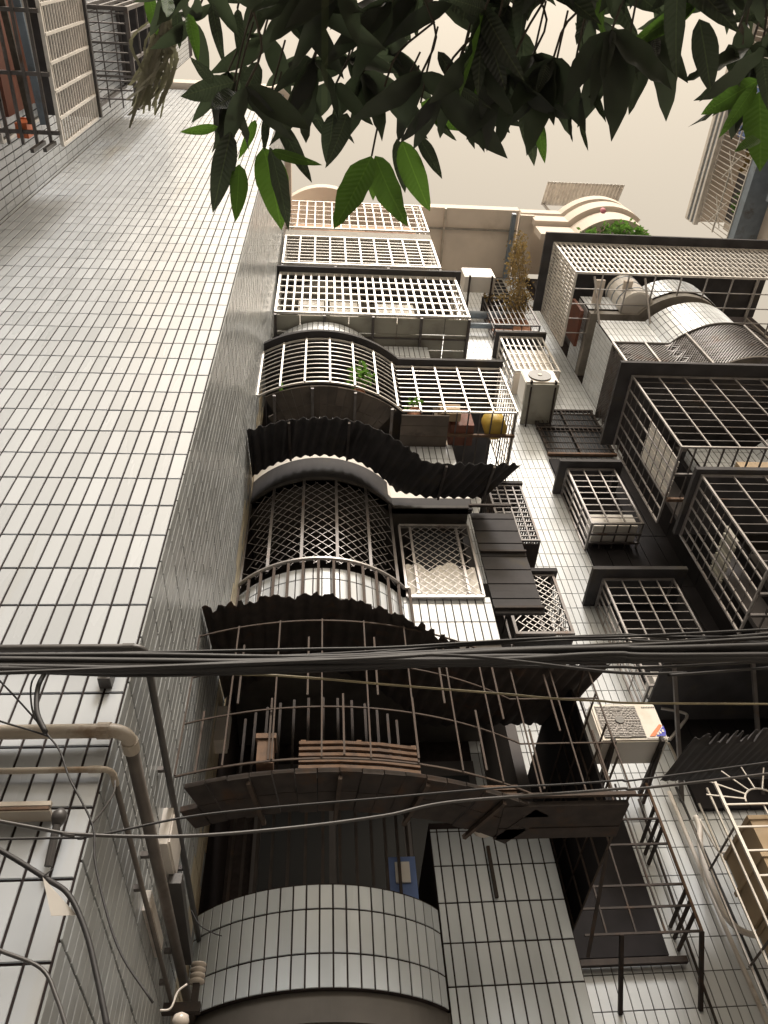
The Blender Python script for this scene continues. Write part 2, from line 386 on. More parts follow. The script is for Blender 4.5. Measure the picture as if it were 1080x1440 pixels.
for k, zt in enumerate(FL):
    for mir in (False, True):
        if mir and k == 0: pass
        p0 = plan(.0, mir=mir); zb = zt-.53
        if mir and k == 3: zb, zt2 = 11.62, 12.62
        else: zt2 = zt
        # slab, in a darker colour on the lower floors
        MB().prism(inner_poly(plan(-.02, mir=mir)), zb-.14, zb-.003).build('balcony_slab', SOFFIT if (k < 3) else CONC, CB)
        # parapet
        lb = {0:'curved parapet of upright grey-white tiles, lowest balcony'}.get(k) if not mir else None
        if k == 0 and not mir: p0 = [q for q in p0 if q[1] < YP-.0005]+[(.69, YP)]
        pr_ = ribbon(p0, zb, zt2, .1, mir).build('parapet', GROUT, CB, label=lb)
        flat_x = [q for q in p0 if abs(q[1]-YP) < .002]; curv = [q for q in p0 if q[1] < YP-.0005]+flat_x[:1]
        show = (not mir and k in (0, 1)) or (mir and k in (2, 3, 5))
        n_obj = 90 if (not mir and k == 0) else 40 if (not mir and k == 1) else 0
        fr = path_tiles(curv, zb, zt2-.004, .06, mir)
        if not (not mir and k == 0): fr += path_tiles(flat_x, zb, zt2-.004, .0, mir)
        tiles(pr_, fr, TILE_R if k != 0 else TILE_S, n_obj)
        if mir:
            # side parapet towards the recess
            sx = XM-1.46
            sp = MB().box(sx, sx+.1, YP+.12, YS-.004, zb, zt2-.002).build('side_parapet', GROUT, CB)
            tiles(sp, plane_frames((sx, YP+.02, zb), (0,1,0), (0,0,1), (-1,0,0), YS-YP-.03, zt2-zb-.01), TILE_R, 0)
# lowest flat pier beside the curved parapet
pier = MB().box(.70, 1.46, YP+.012, YS-.01, 0, 4.30).build('pier', GROUT, CB, label='flat pier of upright white tiles with brown joints and stains')
tiles(pier, plane_frames((1.46, YP+.012, 2.66), (-1,0,0), (0,0,1), (0,-1,0), .76, 1.6), TILE_S, 90)
# rooms behind the balconies: door glass, jambs coloured dark to stand for room shade
for k, zt in enumerate(FL):
    for mir in (False, True):
        x0, x1 = (-.5, 1.3) if not mir else (XM-1.3, XM+.5)
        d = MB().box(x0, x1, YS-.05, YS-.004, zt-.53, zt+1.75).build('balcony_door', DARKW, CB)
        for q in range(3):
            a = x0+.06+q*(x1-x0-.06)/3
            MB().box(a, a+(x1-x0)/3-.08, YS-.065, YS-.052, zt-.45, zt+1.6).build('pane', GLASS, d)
# party walls closing the balconies' right ends, lower ones darkened in place of shade
for k, zt in enumerate(FL):
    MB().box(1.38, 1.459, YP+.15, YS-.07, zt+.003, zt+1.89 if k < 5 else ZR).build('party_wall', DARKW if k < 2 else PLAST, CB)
# roof slab over the recess with its cream soffit
rs = MB().box(1.95, 3.95, 4.22, 7, ZR+.003, ZR+.25).build('roof_slab', PLAST, CB, label='cream roof slab bridging the recess, seen from below')
MB().box(1.96, 3.94, 4.60, 4.63, ZR-.05, ZR).build('ceiling_rib', CONC, rs)
MB().box(2.42, 2.46, 4.22, 5.58, ZR-.06, ZR-.002).build('ceiling_pipe', PVCB, rs)
for mir in (False, True):
    q = plan(.18, xr=1.9 if not mir else 1.6, mir=mir)
    MB().prism(inner_poly(q), ZR+.26, ZR+.5).build('roof_slab', PLAST, CB)
# curved top storey bands of the right stack
for z, d, h in ((16.55,.12,.5),(17.15,.2,.35)):
    ribbon(plan(d, mir=True), z, z+h, .12, True).build('roof_band', PLAST, CB)

# ------------------------------------------------------------------ cages
def cage(name, label, x0, x1, yf, yb, z0, z1, m, nv, nh, snv=5, snh=None, wv=.022, wh=.012, roof=.12, roof_m=SHEET, floor='bars', floor_m=ST_D, group='security cages on the balconies', faces='fl', cat='window cage', fpan=None, roof_t=.05, mh=None):
    mh = mh or m
    t = thing(name, label, cat, ((x0+x1)/2, (yf+yb)/2, z0), group)
    snh = snh or nh
    for (x, y) in ((x0,yf),(x1,yf),(x0,yb),(x1,yb)): bar(t, 'post', m, (x,y,z0), (x,y,z1), wv*1.4)
    for z in (z0, z1):
        bar(t, 'rail', m, (x0-wv*.7,yf,z), (x1+wv*.7,yf,z), wv*1.5)
        bar(t, 'rail', m, (x0,yf,z), (x0,yb,z), wv*1.5); bar(t, 'rail', m, (x1,yf,z), (x1,yb,z), wv*1.5)
    for i in range(1, nv): x = x0+(x1-x0)*i/nv; bar(t, 'bar', m, (x,yf,z0), (x,yf,z1), wv)
    for i in range(1, nh): z = z0+(z1-z0)*i/nh; bar(t, 'bar', mh, (x0,yf+wv*.5,z), (x1,yf+wv*.5,z), wh)
    for xx, key in ((x0,'l'),(x1,'r')):
        if key not in faces: continue
        for i in range(1, snv): y = yf+(yb-yf)*i/snv; bar(t, 'bar', m, (xx,y,z0), (xx,y,z1), wv)
        for i in range(1, snh): z = z0+(z1-z0)*i/snh; bar(t, 'bar', mh, (xx,yf,z), (xx,yb,z), wh)
    if roof is not None:
        MB().box(x0-roof, x1+roof, yf-roof, yb, z1+wv, z1+wv+roof_t).build('roof_sheet', roof_m, t)
    if floor == 'bars':
        n = max(3, int((x1-x0)/.14))
        for i in range(1, n): x = x0+(x1-x0)*i/n; bar(t, 'bar', floor_m, (x,yf,z0-wv), (x,yb,z0-wv), .014)
        for i in range(1, 3): y = yf+(yb-yf)*i/3; bar(t, 'bar', floor_m, (x0,y,z0-wv*1.8), (x1,y,z0-wv*1.8), .025)
    elif floor == 'sheet':
        MB().box(x0, x1, yf+.03, yb, z0-.03, z0-.012).build('floor_sheet', floor_m, t)
    elif floor == 'panels':
        nx = fpan or 6
        for i in range(nx):
            a = x0+(x1-x0)*i/nx; bb = x0+(x1-x0)*(i+1)/nx
            for j in range(4):
                c = yf+.02+(yb-yf)*j/4; dd = yf+.02+(yb-yf)*(j+1)/4
                MB().box(a+.006, bb-.006, c+.006, dd-.006, z0-.04-.004*((i+j)%2), z0-.02).build('floor_panel', floor_m, t)
        for i in range(0, nx+1, 2): x = x0+(x1-x0)*i/nx; bar(t, 'floor_beam', ST_D, (x,yf,z0-.065), (x,yb,z0-.065), .035)
        for j in range(1, 3): y = yf+(yb-yf)*j/3; bar(t, 'floor_beam', ST_D, (x0,y,z0-.058), (x1,y,z0-.058), .02)
    return t
def curved_cage(name, label, d, xr, z0, z1, m, sv, nh, mir=False, wv=.024, wh=.013, group='security cages on the balconies', cat='window cage', zt_off=0):
    P = plan(d, xr=xr, mir=mir); t = thing(name, label, cat, (P[len(P)//2][0], P[len(P)//2][1], z0), group)
    for i in range(nh+1):
        z = z0+(z1-z0)*i/nh; w = wh if 0 < i < nh else wv*1.2
        MB().tube([(x,y,z) for x, y in P], w*.6, 4).build('rail', m, t)
    L = plen(P); n = max(2, round(L/sv))
    for x, y in resample(P, n): bar(t, 'bar', m, (x,y-.012,z0), (x,y-.012,z1), wv)
    return t, P
def end_face(t, x, yf, yb, z0, z1, m, snv, snh, wv=.022, wh=.012):
    for i in range(1, snv+1): y = yf+(yb-yf)*i/snv; bar(t, 'bar', m, (x,y,z0), (x,y,z1), wv)
    for i in range(snh+1): z = z0+(z1-z0)*i/snh; bar(t, 'bar', m, (x,yf,z), (x,yb,z), wh)
def awning(name, label, inner, outer, zi, zo, waves, amp, m, ragged=0, group=None, cat='awning', thick=.004, zfun=None, parent=None):
    N = waves*8; A = resample(inner, N); B_ = resample(outer, N); v = []; f = []; K = 5
    rg = 0
    for i in range(N+1):
        if i % 3 == 0: rg = random.uniform(-1, .35)*ragged
        for k in range(K+1):
            s = k/K; s2 = s*(1+(rg if k == K else 0)*.3)
            x = A[i][0]+(B_[i][0]-A[i][0])*s2; y = A[i][1]+(B_[i][1]-A[i][1])*s2
            z = zi+(zo-zi)*s2+amp*math.sin(i/8*2*math.pi)+(zfun(x) if zfun else 0)
            if ragged: z += random.uniform(-.004,.004)-abs(rg)*.05*s**4
            v.append((x,y,z))
    for i in range(N):
        for k in range(K):
            a = i*(K+1)+k; f.append((a, a+1, a+K+2, a+K+1))
    mb = MB(); mb.v, mb.f = v, f
    o = mb.build(name, m, parent, smooth=True, thick=thick)
    if parent is None: tag(o, label, cat, group)
    return o

# --- floor 3 (plants) : curved + flat cage
t, P = curved_cage('balcony_cage', 'bulging pale-barred cage with potted plants above the wavy dark awning', .42, 2.14, 8.90, 9.98, ST_W, .27, 10, wv=.018, wh=.010)
end_face(t, 2.14, YP-.42, YP+.5, 8.90, 9.98, ST_W, 4, 10)
MB().prism(inner_poly(plan(.50, xr=2.18)), 10.02, 10.07).build('roof_sheet', SHEET, t)
# boards under the curved part
fp = plan(.42, xr=2.14)
NB = 16
for j in range(NB):                                  # boards fanned round the bulge
    th0, th1 = math.radians(-122+j*70/NB*1.0), math.radians(-122+(j+.96)*70/NB)
    for r0, r1 in ((.62,.85),(.855,1.08),(1.085,1.30)):
        q = [(r_*math.cos(a), 5.07+r_*math.sin(a)) for r_, a in ((r0,th0),(r0,th1),(r1,th1),(r1,th0))]
        if min(a for a, _ in q) < XB+.01: continue
        MB().prism(q, 8.84+.003*(j%3), 8.862).build('floor_board', PLANK, t)
for j in range(5): MB().box(.86, 1.38, 4.10+.13*j, 4.225+.13*j, 8.842, 8.862).build('floor_board', PLANK, t)
for x in (-.5,-.1,.35,.75): bar(t, 'floor_beam', ST_D, (x, arc(.42,x)+.03, 8.82), (x, 4.8, 8.82), .03)
for i in range(9): x = 1.08+i*.13; bar(t, 'bar', ST_D, (x,YP-.42,8.88), (x,YP+.3,8.88), .014)
bar(t, 'floor_beam', RUST, (1.0,4.35,8.86), (2.14,4.35,8.86), .03)

def shrub(name, label, base, n, rad, size, m, stem=True, h=.25, cat='plant', group=None, droop=.2):
    t = thing(name, label, cat, base, group); base = Vector(base)
    sm = MB(); lf = MB()
    for s in range(max(3, n//12)):
        a = random.uniform(0, 6.28); r_ = rad*random.uniform(.2,1); hh = h*random.uniform(.4,1)
        tip = base+Vector((math.cos(a)*r_, math.sin(a)*r_*.7, hh))
        pts = spline([base+Vector((math.cos(a)*.02,math.sin(a)*.02,0)), base+Vector((math.cos(a)*r_*.4,math.sin(a)*r_*.3,hh*.75)), tip], 4)
        sm.tube(pts, .004, 4)
        for q in range(12):
            p = pts[min(len(pts)-1, int(random.uniform(.25,1)*len(pts)))]+Vector([random.gauss(0,.035) for _ in range(3)])
            dr = Vector((random.gauss(0,1), random.gauss(0,1), random.uniform(-1,.5)-droop)).normalized(); sd_ = dr.cross(Vector((random.random(),.3,1))).normalized(); L = size*random.uniform(.6,1.3)
            lf.poly([p, p+dr*L*.45+sd_*L*.24, p+dr*L, p+dr*L*.5-sd_*L*.24])
    if stem: sm.build('stem', BARK, t)
    lf.build('foliage', m, t, 'stuff')
    return t
def pot(label, base, r_=.09, h=.15, m=TERRA, group='flower pots', name='flower_pot'):
    x, y, z = base; mb = MB(); mb.tube([(x,y,z),(x,y,z+h*.8),(x,y,z+h*.8),(x,y,z+h),(x,y,z+h),(x,y,z+h*.85)], [r_*.7,r_*.95,r_*1.12,r_*1.12,r_*.95,r_*.9], 12)
    return tag(mb.build(name, m, smooth=False), label, 'pot', group)
for i, (px, py, n, rad, sz) in enumerate(((505,545,110,.17,.085),(405,560,36,.1,.06),(585,572,30,.09,.06))):
    q = U(px, py, Z=8.93); q.y += .16
    lab = ['tallest leafy plant pushing through the bulging cage bars','small plant at the wall end of the bulging cage','small plant at the corner where the bulging cage turns flat'][i]
    shrub('potted_plant', lab, (q.x, q.y-.1, 9.02), n, rad, sz, PLANT, h=.42 if i == 0 else .2)
    pot(['terracotta pot under the tallest leafy plant','terracotta pot under the small plant by the tiled wall','terracotta pot under the small plant at the cage corner'][i], (q.x, q.y-.02, 8.915), .07, .13)
# things standing on the flat part of that cage
def crate(label, x0, x1, y0, y1, z0, z1, m, cat='box', name='storage_box'):
    t = thing(name, label, cat, ((x0+x1)/2,(y0+y1)/2,z0))
    MB().box(x0,x1,y0,y1,z0,z1).build('body', m, t)
    MB().box(x0-.01,x1+.01,y0-.01,y1+.01,z1+.002,z1+.03).build('lid', m, t); return t
crate('brick-red box on the floor bars of the plant cage', 1.42, 1.68, 4.24, 4.5, 8.89, 9.2, REDB)
crate('pale flat box above the bars of the plant cage', 1.30, 1.52, 4.1, 4.2, 8.9, 9.06, CARD)
tb = thing('water_jug', 'round yellow plastic jug at the open corner of the plant cage', 'jug', (1.93,4.3,8.89))
MB().tube([(1.93,4.3,8.89),(1.93,4.3,8.91),(1.93,4.3,9.12),(1.93,4.3,9.2),(1.93,4.3,9.24)], [.10,.13,.13,.07,.045], 16).build('body', YEL, tb, smooth=True)
MB().tube([(1.93,4.3,9.242),(1.93,4.3,9.27)], .05, 12).build('cap', REDB, tb)

# --- floor 4: dense white grid cage
t = cage('balcony_cage', 'white close-grid cage over a broad grey panelled floor', XB+.06, 2.0, YP-.42, YP+.5, 11.55, 13.05, ST_W, 23, 6, 6, 6, .024, .02, .1, SHEET, 'panels', SHEETG, faces='flr', fpan=8)
for i, (a, c) in enumerate(((-.35,.02),(.1,.5),(.75,1.3))):
    MB().box(a, c, YP-.22-.03*i, YP-.2-.03*i, 11.62, 12.5-.1*i).build('storage_panel', CLOTH, t)
# --- floor 5
cage('balcony_cage', 'pale slatted cage under the stained concrete ledge', XB+.07, 1.83, YP-.42, YP+.3, 13.5, 14.85, ST_W, 10, 9, 5, 9, .024, .016, .02, CONC, 'panels', SHEETG, faces='flr', fpan=6, roof_t=.28)
# --- floor 6
t = cage('balcony_cage', 'topmost pale cage backed by orange planter panels', XB+.08, 1.85, YP-.42, YP+.3, 15.35, 17.0, ST_W, 16, 6, 5, 6, .02, .016, None, CONC, 'sheet', PLAST, faces='flr')
for i, (a, c) in enumerate(((-.5,.1),(.75,1.6))): MB().box(a, c, YP-.3, YP-.1, 15.42, 15.75).build('planter_panel', TERRA, t)
MB().box(-.55, 1.75, YP-.05, YP-.02, 15.85, 16.9).build('back_panel', ORNG, t)

# --- floor 2: curved diamond lattice, window lattice, wavy awning
def lattice_curve(path, z0, z1, pitch, asp, w):
    mb = MB(); L = plen(path); H_ = z1-z0; N = 400; P = resample(path, N)
    def at(s, z):
        k = max(0, min(N, s/L*N)); i = min(N-1, int(k)); t_ = k-i; a, b_ = P[i], P[i+1]
        return Vector((a[0]+(b_[0]-a[0])*t_, a[1]+(b_[1]-a[1])*t_, z))
    s = -H_/asp
    while s < L:
        for sg in (1,-1):
            pts = []
            for q in range(7):
                z = H_*q/6; ss = s+z/asp if sg > 0 else s+(H_-z)/asp
                if -.02 <= ss <= L+.02: pts.append(at(ss, z0+z)+Vector((0,.004*sg,0)))
            for a, b_ in zip(pts, pts[1:]): mb.bar(a, b_, w)
        s += pitch
    return mb
cp = [q for q in plan(.02) if q[1] < YP-.03]
t = thing('balcony_grille', 'curved diamond-lattice grille over the white barred parapet', 'grille', (0,4.17,6.36))
lattice_curve(cp, 6.44, 7.62, .105, 1.0, .0042).build('lattice', ST_M, t, 'stuff')
MB().tube([(x,y-.02,6.45) for x, y in plan(.04, xr=.8) if x < .78], .017, 6).build('rail', ST_G, t)
for x, y in resample(cp, 5): bar(t, 'post', ST_D, (x,y,6.45), (x,y,7.66), .025)
bp = resample([q for q in plan(.035, xr=.8) if q[0] < .76], 13)
for x, y in bp: bar(t, 'bar', RUSTB, (x,y-.02,5.7), (x,y-.02,6.44), .022)
MB().tube([(x,y,5.86) for x, y in plan(.04, xr=.8) if x < .78], .010, 4).build('rail', ST_D, t)
MB().prism(inner_poly(plan(.03)), 7.66, 7.70).build('ceiling_sheet', SOFFIT, t)
wg = thing('window_grille', 'flat lattice window grille above the plain white parapet', 'grille', (1.07,4.47,6.36))
for a, b_ in (((.74,YP-.03,6.37),(.74,YP-.03,7.36)),((1.40,YP-.03,6.37),(1.40,YP-.03,7.36)),((.84,YP-.035,6.4),(.84,YP-.035,7.33)),((1.28,YP-.035,6.4),(1.28,YP-.035,7.33))): bar(wg, 'post', ST_M, a, b_, .022)
for z in (6.37, 7.36): bar(wg, 'rail', ST_G, (.74,YP-.03,z), (1.40,YP-.03,z), .03)
lattice_curve([(.74,YP-.045),(1.40,YP-.045)], 6.38, 7.35, .085, 1.0, .0045).build('lattice', ST_G, wg, 'stuff')
MB().box(.85,1.27,YP+.02,YP+.03,6.4,7.34).build('pane', GLASS, wg)
cl = MB(); n = 22
prev = None
for i in range(n+1):
    x = .76+.62*i/n; y = YP-.008+.012*math.sin(i*1.1); zt_ = 6.80+.05*math.sin(i*.55+.4)-.03*(i%5==2)
    cur = ((x,y,6.385),(x,y,zt_))
    if prev: cl.quad(prev[0],cur[0],cur[1],prev[1])
    prev = cur
tag(cl.build('curtain', CLOTH, thick=.004), 'white cloth hung behind the flat lattice window grille', 'curtain')
a_in = plan(.10, xr=1.62); a_out = plan(.66, xr=1.86)
aw = awning('awning', 'dark wavy awning curving over the diamond-lattice balcony', a_in, a_out, 7.74, 7.50, 26, .019, SHEET, .1, zfun=lambda x: .23*max(0, min(1, (1.05-x)/.7)))
fq = plan(.015, xr=1.5); kq = next(i for i, q in enumerate(fq) if q[0] > .62)
for seg, zb in ((fq[:kq+1], 8.06), (fq[kq:], 7.845)):  # added white strip, stands for light leaking past the awning edge
    ribbon(seg, zb, 8.21, .06).build('fascia', CLOTH, CB, label='white strip added to show as light leaking above the wavy awning')
    ribbon(seg, 7.66, zb-.002, .06).build('bulkhead', SHEET, CB)
for x in (-.3,.25,1.15,1.6):
    zz_ = .23*max(0, min(1, (1.05-x)/.7)); ya, yb_ = (arc(.1,x), arc(.64,x)) if x < .8 else (YP-.1, YP-.64)
    MB().bar((x,ya,7.71+zz_),(x,yb_,7.475+zz_),.022).build('rafter', ST_D, aw)
# boxed-in dark side of floor 2
sc = thing('side_screen', 'dark sheet-metal screen closing the gap beside the lattice window', 'screen', (1.7,4.6,6.2))
for i in range(15): MB().box(1.475, 1.9, 4.50+.006*(i%2), 4.525+.006*(i%2), 6.2+.095*i, 6.2+.095*i+.088).build('slat', SHEET, sc)
for z in (6.25, 7.0, 7.72): bar(sc, 'rail', RUSTD, (1.47,4.48,z), (1.9,4.48,z), .025)

# --- floor 1: rusty cage, rusty ragged awning
t, P = curved_cage('balcony_cage', 'rusty bulging cage above the lowest curved tile parapet', 1.05, 1.6, 3.80, 4.72, RUSTB, .24, 3, wv=.008, wh=.008, cat='window cage', group='rusty cages')
t.children[1]  # noqa
end_face(t, 1.6, YP-1.05, YP+.4, 3.80, 4.66, RUSTB, 6, 4, .010, .009)
for i, (x, y) in enumerate(resample(P, 13)[:-1]):
    zc = 4.15+.18*((i*7) % 4)
    bar(t, 'bar', RUSTB, (x+.09,y+.004,4.19 if i%2 else 3.82), (x+.09,y+.004,4.6 if i%2 else 4.19), .010)
bar(t, 'floor_beam', RUSTB, (.95,YP-1.06,3.785), (1.62,YP-1.06,3.785), .02)
fpp = plan(1.03, xr=1.6)
NB = 22
for j in range(NB):
    th0, th1 = math.radians(-122+j*70/NB), math.radians(-122+(j+.95)*70/NB)
    for r0, r1 in ((1.60,1.76),(1.765,1.92)):
        q = [(r_*math.cos(a), 5.07+r_*math.sin(a)) for r_, a in ((r0,th0),(r0,th1),(r1,th1),(r1,th0))]
        if min(a for a, _ in q) < XB+.01: continue
        MB().prism(q, 3.742+.004*(j%3), 3.77).build('floor_board', RUSTD, t)
for j in range(4): th = math.radians(-100+j*13); bar(t, 'floor_beam', RUSTB, (1.55*math.cos(th),5.07+1.55*math.sin(th),3.73), (1.9*math.cos(th),5.07+1.9*math.sin(th),3.73), .02)
for j in range(3): MB().box(.93, 1.58, 3.47+.10*j, 3.565+.10*j, 3.742+.004*(j%2), 3.77).build('floor_board', RUSTD, t)
MB().box(1.605, 1.62, 3.8, YS-.06, 3.82, 5.05).build('shade_sheet', BLACKW, t)  # black sheet added to stand for the balcony's shaded inside
bar(t, 'brace', RUSTD, (1.05,YP-.012,3.80), (1.05,YP-.012,4.12), .02)
bar(t, 'brace', RUSTD, (1.60,YP-.5,3.79), (1.5,YP-.02,3.45), .018)
# slatted bench front and clutter on the rusty cage floor
bn = thing('slatted_rack', 'reddish slatted wooden rack lying inside the rusty cage', 'rack', (.1,3.15,3.82))
for i in range(5):
    z = 3.83+i*.035; pts = [(x, arc(1.0,x)+.06, z) for x in (-.1,.1,.3,.5)]
    MB().tube(pts, .012, 4).build('slat', RUST, bn)
for x in (-.08,.2,.48): bar(bn, 'post', RUST, (x,arc(1.0,x)+.085,3.815), (x,arc(1.0,x)+.085,4.0), .025)
crate('small dusty red box at the end of the slatted rack', -.30, -.22, 3.17, 3.27, 3.815, 3.95, RUST)
crate('flat brown box inside the straight part of the rusty cage', .82, 1.05, 3.6, 3.8, 3.815, 3.92, RUST)
tag(MB().tube([(.92,3.95,3.88),(.92,3.95,3.90),(.92,3.95,3.955)], [.03,.06,.065], 12).build('hanging_pan', PORC, smooth=True), 'pale round pan hung beneath the rusty cage', 'pan')
tag(MB().tube([(1.36,3.9,3.86),(1.36,3.9,3.87),(1.36,3.9,3.92),(1.36,3.9,3.95)], [.05,.08,.08,.04], 10).build('bundle', TEAL, smooth=True), 'teal plastic bundle hung under the rusty cage', 'bundle')
awning('awning', 'ragged rusted corrugated awning over the rusty cage', plan(.02, xr=1.7), plan(1.12, xr=1.74), 5.28, 4.87, 30, .011, RUSTD, .16, zfun=lambda x: -.24*max(0, min(1, (x-.1)/.7)))
# upright bars behind the lowest curved parapet
t = thing('balcony_grille', 'rusty upright bars standing behind the lowest curved parapet', 'grille', (0,4.4,3.5))
for x, y in resample([q for q in plan(-.16) if q[1] < YP+.1], 12): bar(t, 'bar', RUSTD, (x,y+.03,3.3), (x,y+.03,5.2), .018)
MB().tube([(x,y+.03,4.6) for x, y in plan(-.16, xr=.8)], .012, 4).build('rail', RUSTD, t)
tag(MB().box(.42,.60,4.58,4.62,3.80,4.12).build('poster_board', BLUE), 'small blue and white picture board behind the lowest parapet', 'board')
bpy.data.objects['poster_board']
tag(MB().box(.47,.56,4.565,4.578,3.95,4.08).build('paper_sheet', CLOTH), 'white paper pinned on the small blue board', 'paper')

# ------------------------------------------------------------------ cages in the recess
cage('window_cage', 'small pale cage holding a white sheet above the air conditioner with a round fan', 2.96, 3.66, 5.2, YS-.01, 12.25, 13.5, ST_W, 8, 4, 3, 4, .02, .014, .08, SHEET, 'sheet', PLAST, group='recess window cages', faces='flr')
sh = MB().box(3.0,3.62,5.24,5.26,12.3,13.1).build('white_board', CLOTH); tag(sh, 'white corrugated board leaning inside the small pale cage', 'board')
t = cage('window_cage', 'brown barred cage overgrown by dry vine in the recess', 3.02, 3.82, 5.3, YS-.01, 14.25, 15.45, ST_D, 9, 4, 3, 3, .016, .012, .03, SHEET, 'bars', ST_D, group='recess window cages', faces='fl')
MB().box(3.06,3.8,YS-.06,YS-.02,14.3,15.4).build('shutter', TERRA, t)
# flat rust-framed window
wd = thing('window', 'dark flat window with rust-brown sill and barred corners', 'window', (3.55,5.56,10.4))
MB().box(3.13,4.05,YS-.035,YS-.003,10.42,11.6).build('pane', GLASS, wd)
for x in (3.13,3.58,4.05): bar(wd, 'mullion', RUSTD, (x,YS-.06,10.4), (x,YS-.06,11.62), .03)
for z in (10.4,11.1,11.62): bar(wd, 'rail', RUST if z < 10.5 else RUSTD, (3.1,YS-.06,z), (4.08,YS-.06,z), .04)
for i in range(14): x = 3.16+i*.068; bar(wd, 'bar', RUSTD, (x,YS-.08,10.42), (x,YS-.08,11.6), .010)
for i in range(7): z = 10.5+i*.16; bar(wd, 'bar', RUSTD, (3.1,YS-.09,z), (4.08,YS-.09,z), .010)
cage('window_cage', 'dark cage with white folded sheet on its floor, below the rust-sill window', 3.08, 3.68, 5.2, YS-.01, 8.38, 9.5, ST_M, 3, 9, 4, 3, .016, .010, .11, SHEET, 'bars', ST_D, group='recess window cages')
tag(MB().box(3.12,3.64,5.25,5.5,8.40,8.62).build('folded_sheet', CLOTH), 'white folded sheet on the floor of the dark recess cage', 'sheet')
cage('window_cage', 'long dark barred cage above the wall-hung air conditioner with a logo', 2.93, 3.68, 5.2, YS-.01, 6.0, 7.42, ST_M, 4, 12, 4, 5, .014, .008, .13, SHEET, 'bars', ST_D, group='recess window cages')
for i in range(4): tag(MB().box(3.05+.14*i,3.13+.14*i,5.3,5.5,6.03,6.25+.05*(i%2)).build('jar', CLOTH), 'pale jar standing in a row on the long dark cage floor', 'jar', 'jars in the long cage')
bo = thing('shade_boarding', 'black boarding added to darken the recess behind the dark cages', 'boarding', (3.6,5.57,6))
for i in range(5):  # added black panels, darkness of recess and cage insides in their colour
    for k in range(6): MB().box(3.1+.22*i, 3.312+.22*i, YS-.05+.004*(k%2), YS-.008, 5.0+.9*k+.004, 5.9+.9*k-.004 if k < 5 else 10.3).build('sheet', BLACKW, bo)
for i in range(2):
    for k in range(6): MB().box(4.13, 4.19, YP+.14+.46*i, YP+.595+.46*i, 5.0+.9*k+.004, 5.9+.9*k-.004 if k < 5 else 10.3).build('sheet', BLACKW, bo)
# dark lattice cage next to the left stack
dl = t = cage('window_cage', 'small black lattice cage beside the rusted awning', 1.84, 2.38, 5.15, YS-.01, 6.6, 7.42, ST_D, 2, 2, 2, 2, .02, .014, .05, SHEET, 'sheet', SHEET, group='recess window cages', faces='flr')
lattice_curve([(1.85,5.14),(2.37,5.14)], 6.62, 7.4, .08, 1.0, .007).build('lattice', ST_G, t, 'stuff')
lattice_curve([(2.385,5.15),(2.385,YS-.02)], 6.62, 7.4, .08, 1.0, .007).build('lattice', ST_G, t, 'stuff')
MB().box(1.6,2.37,YS-.05,YS-.008,6.4,7.75).build('shade_board', BLACKW, dl)  # black board added in place of the shade inside the cage
cage('window_cage', 'narrow brown slatted cage beside the dark wavy awning', 1.9, 2.28, 4.95, YS-.01, 7.75, 8.75, ST_D, 4, 12, 3, 12, .016, .016, .03, SHEET, 'sheet', RUSTD, group='recess window cages', faces='flr')
# white louvre shutter behind the third-floor right cage is built with that cage

# ------------------------------------------------------------------ right stack
t = cage('balcony_cage', 'broad white close-grid cage above the white curved parapet', 3.86, 7.6, 3.9, 5.1, 13.0, 14.42, ST_W, 44, 6, 20, 6, .022, .022, .16, SHEET, None, group='security cages on the balconies', faces='fl')
for i in range(1, 9): x = 3.86+3.74*i/9; bar(t, 'bar', ST_G, (x,3.9,12.98), (x,5.1,12.98), .02)
for i in range(1, 5): y = 3.9+1.2*i/5; bar(t, 'bar', ST_G, (3.86,y,12.965), (7.6,y,12.965), .014)
for x in (4.15, 4.95): bar(t, 'brace', ST_G, (x,3.95,12.99), (x+.04,YP-.005,12.45), .025)
for x0 in (4.3, 4.75): MB().box(x0, x0+.14, 4.1, 5.2, 13.25, 13.3).build('plank', PLAST, t)
MB().box(4.05, 4.1, 4.5, 5.1, 12.98, 13.5).build('red_panel', REDB, t)
barrel = thing('water_tank', 'pale round water tank inside the broad white cage', 'tank', (4.95,4.45,13.0))
MB().tube([(4.95,4.45,13.0),(4.95,4.45,13.02),(4.95,4.45,13.8),(4.95,4.45,13.86)], [.24,.27,.27,.2], 20).build('body', CLOTH, barrel, smooth=False)
for z in (13.2,13.45,13.7): MB().tube([(4.95,4.45,z),(4.95,4.45,z+.02)], .277, 20).build('hoop', PVCU, barrel)

# fine mesh cage below the white curved parapet
t = thing('balcony_cage', 'dark fine-mesh cage wrapping the balcony under the white curved parapet', 'window cage', (5,4.3,10.4), 'security cages on the balconies')
MP = plan(.12, xr=1.58, mir=True)
lattice_curve(MP, 10.42, 11.5, .05, 1.0, .010).build('mesh', ST_D, t, 'stuff')
lattice_curve([(XM-1.58,YP-.12),(XM-1.58,5.5)], 10.42, 11.5, .05, 1.0, .010).build('mesh', ST_D, t, 'stuff')
for z in (10.42, 11.5): MB().tube([(x,y-.015,z) for x, y in MP], .016, 5).build('rail', ST_D if z > 11 else ST_G, t)
for x, y in ((XM-1.58,YP-.12),(4.55,YP-.12),(5.1,arc(.12,XM-5.1)),(5.9,arc(.12,XM-5.9))): bar(t, 'post', ST_G, (x,y-.015,10.42), (x,y-.015,11.5), .028)
MB().prism(inner_poly(plan(.10, xr=1.56, mir=True)), 11.53, 11.56).build('roof_sheet', SOFFIT, t)

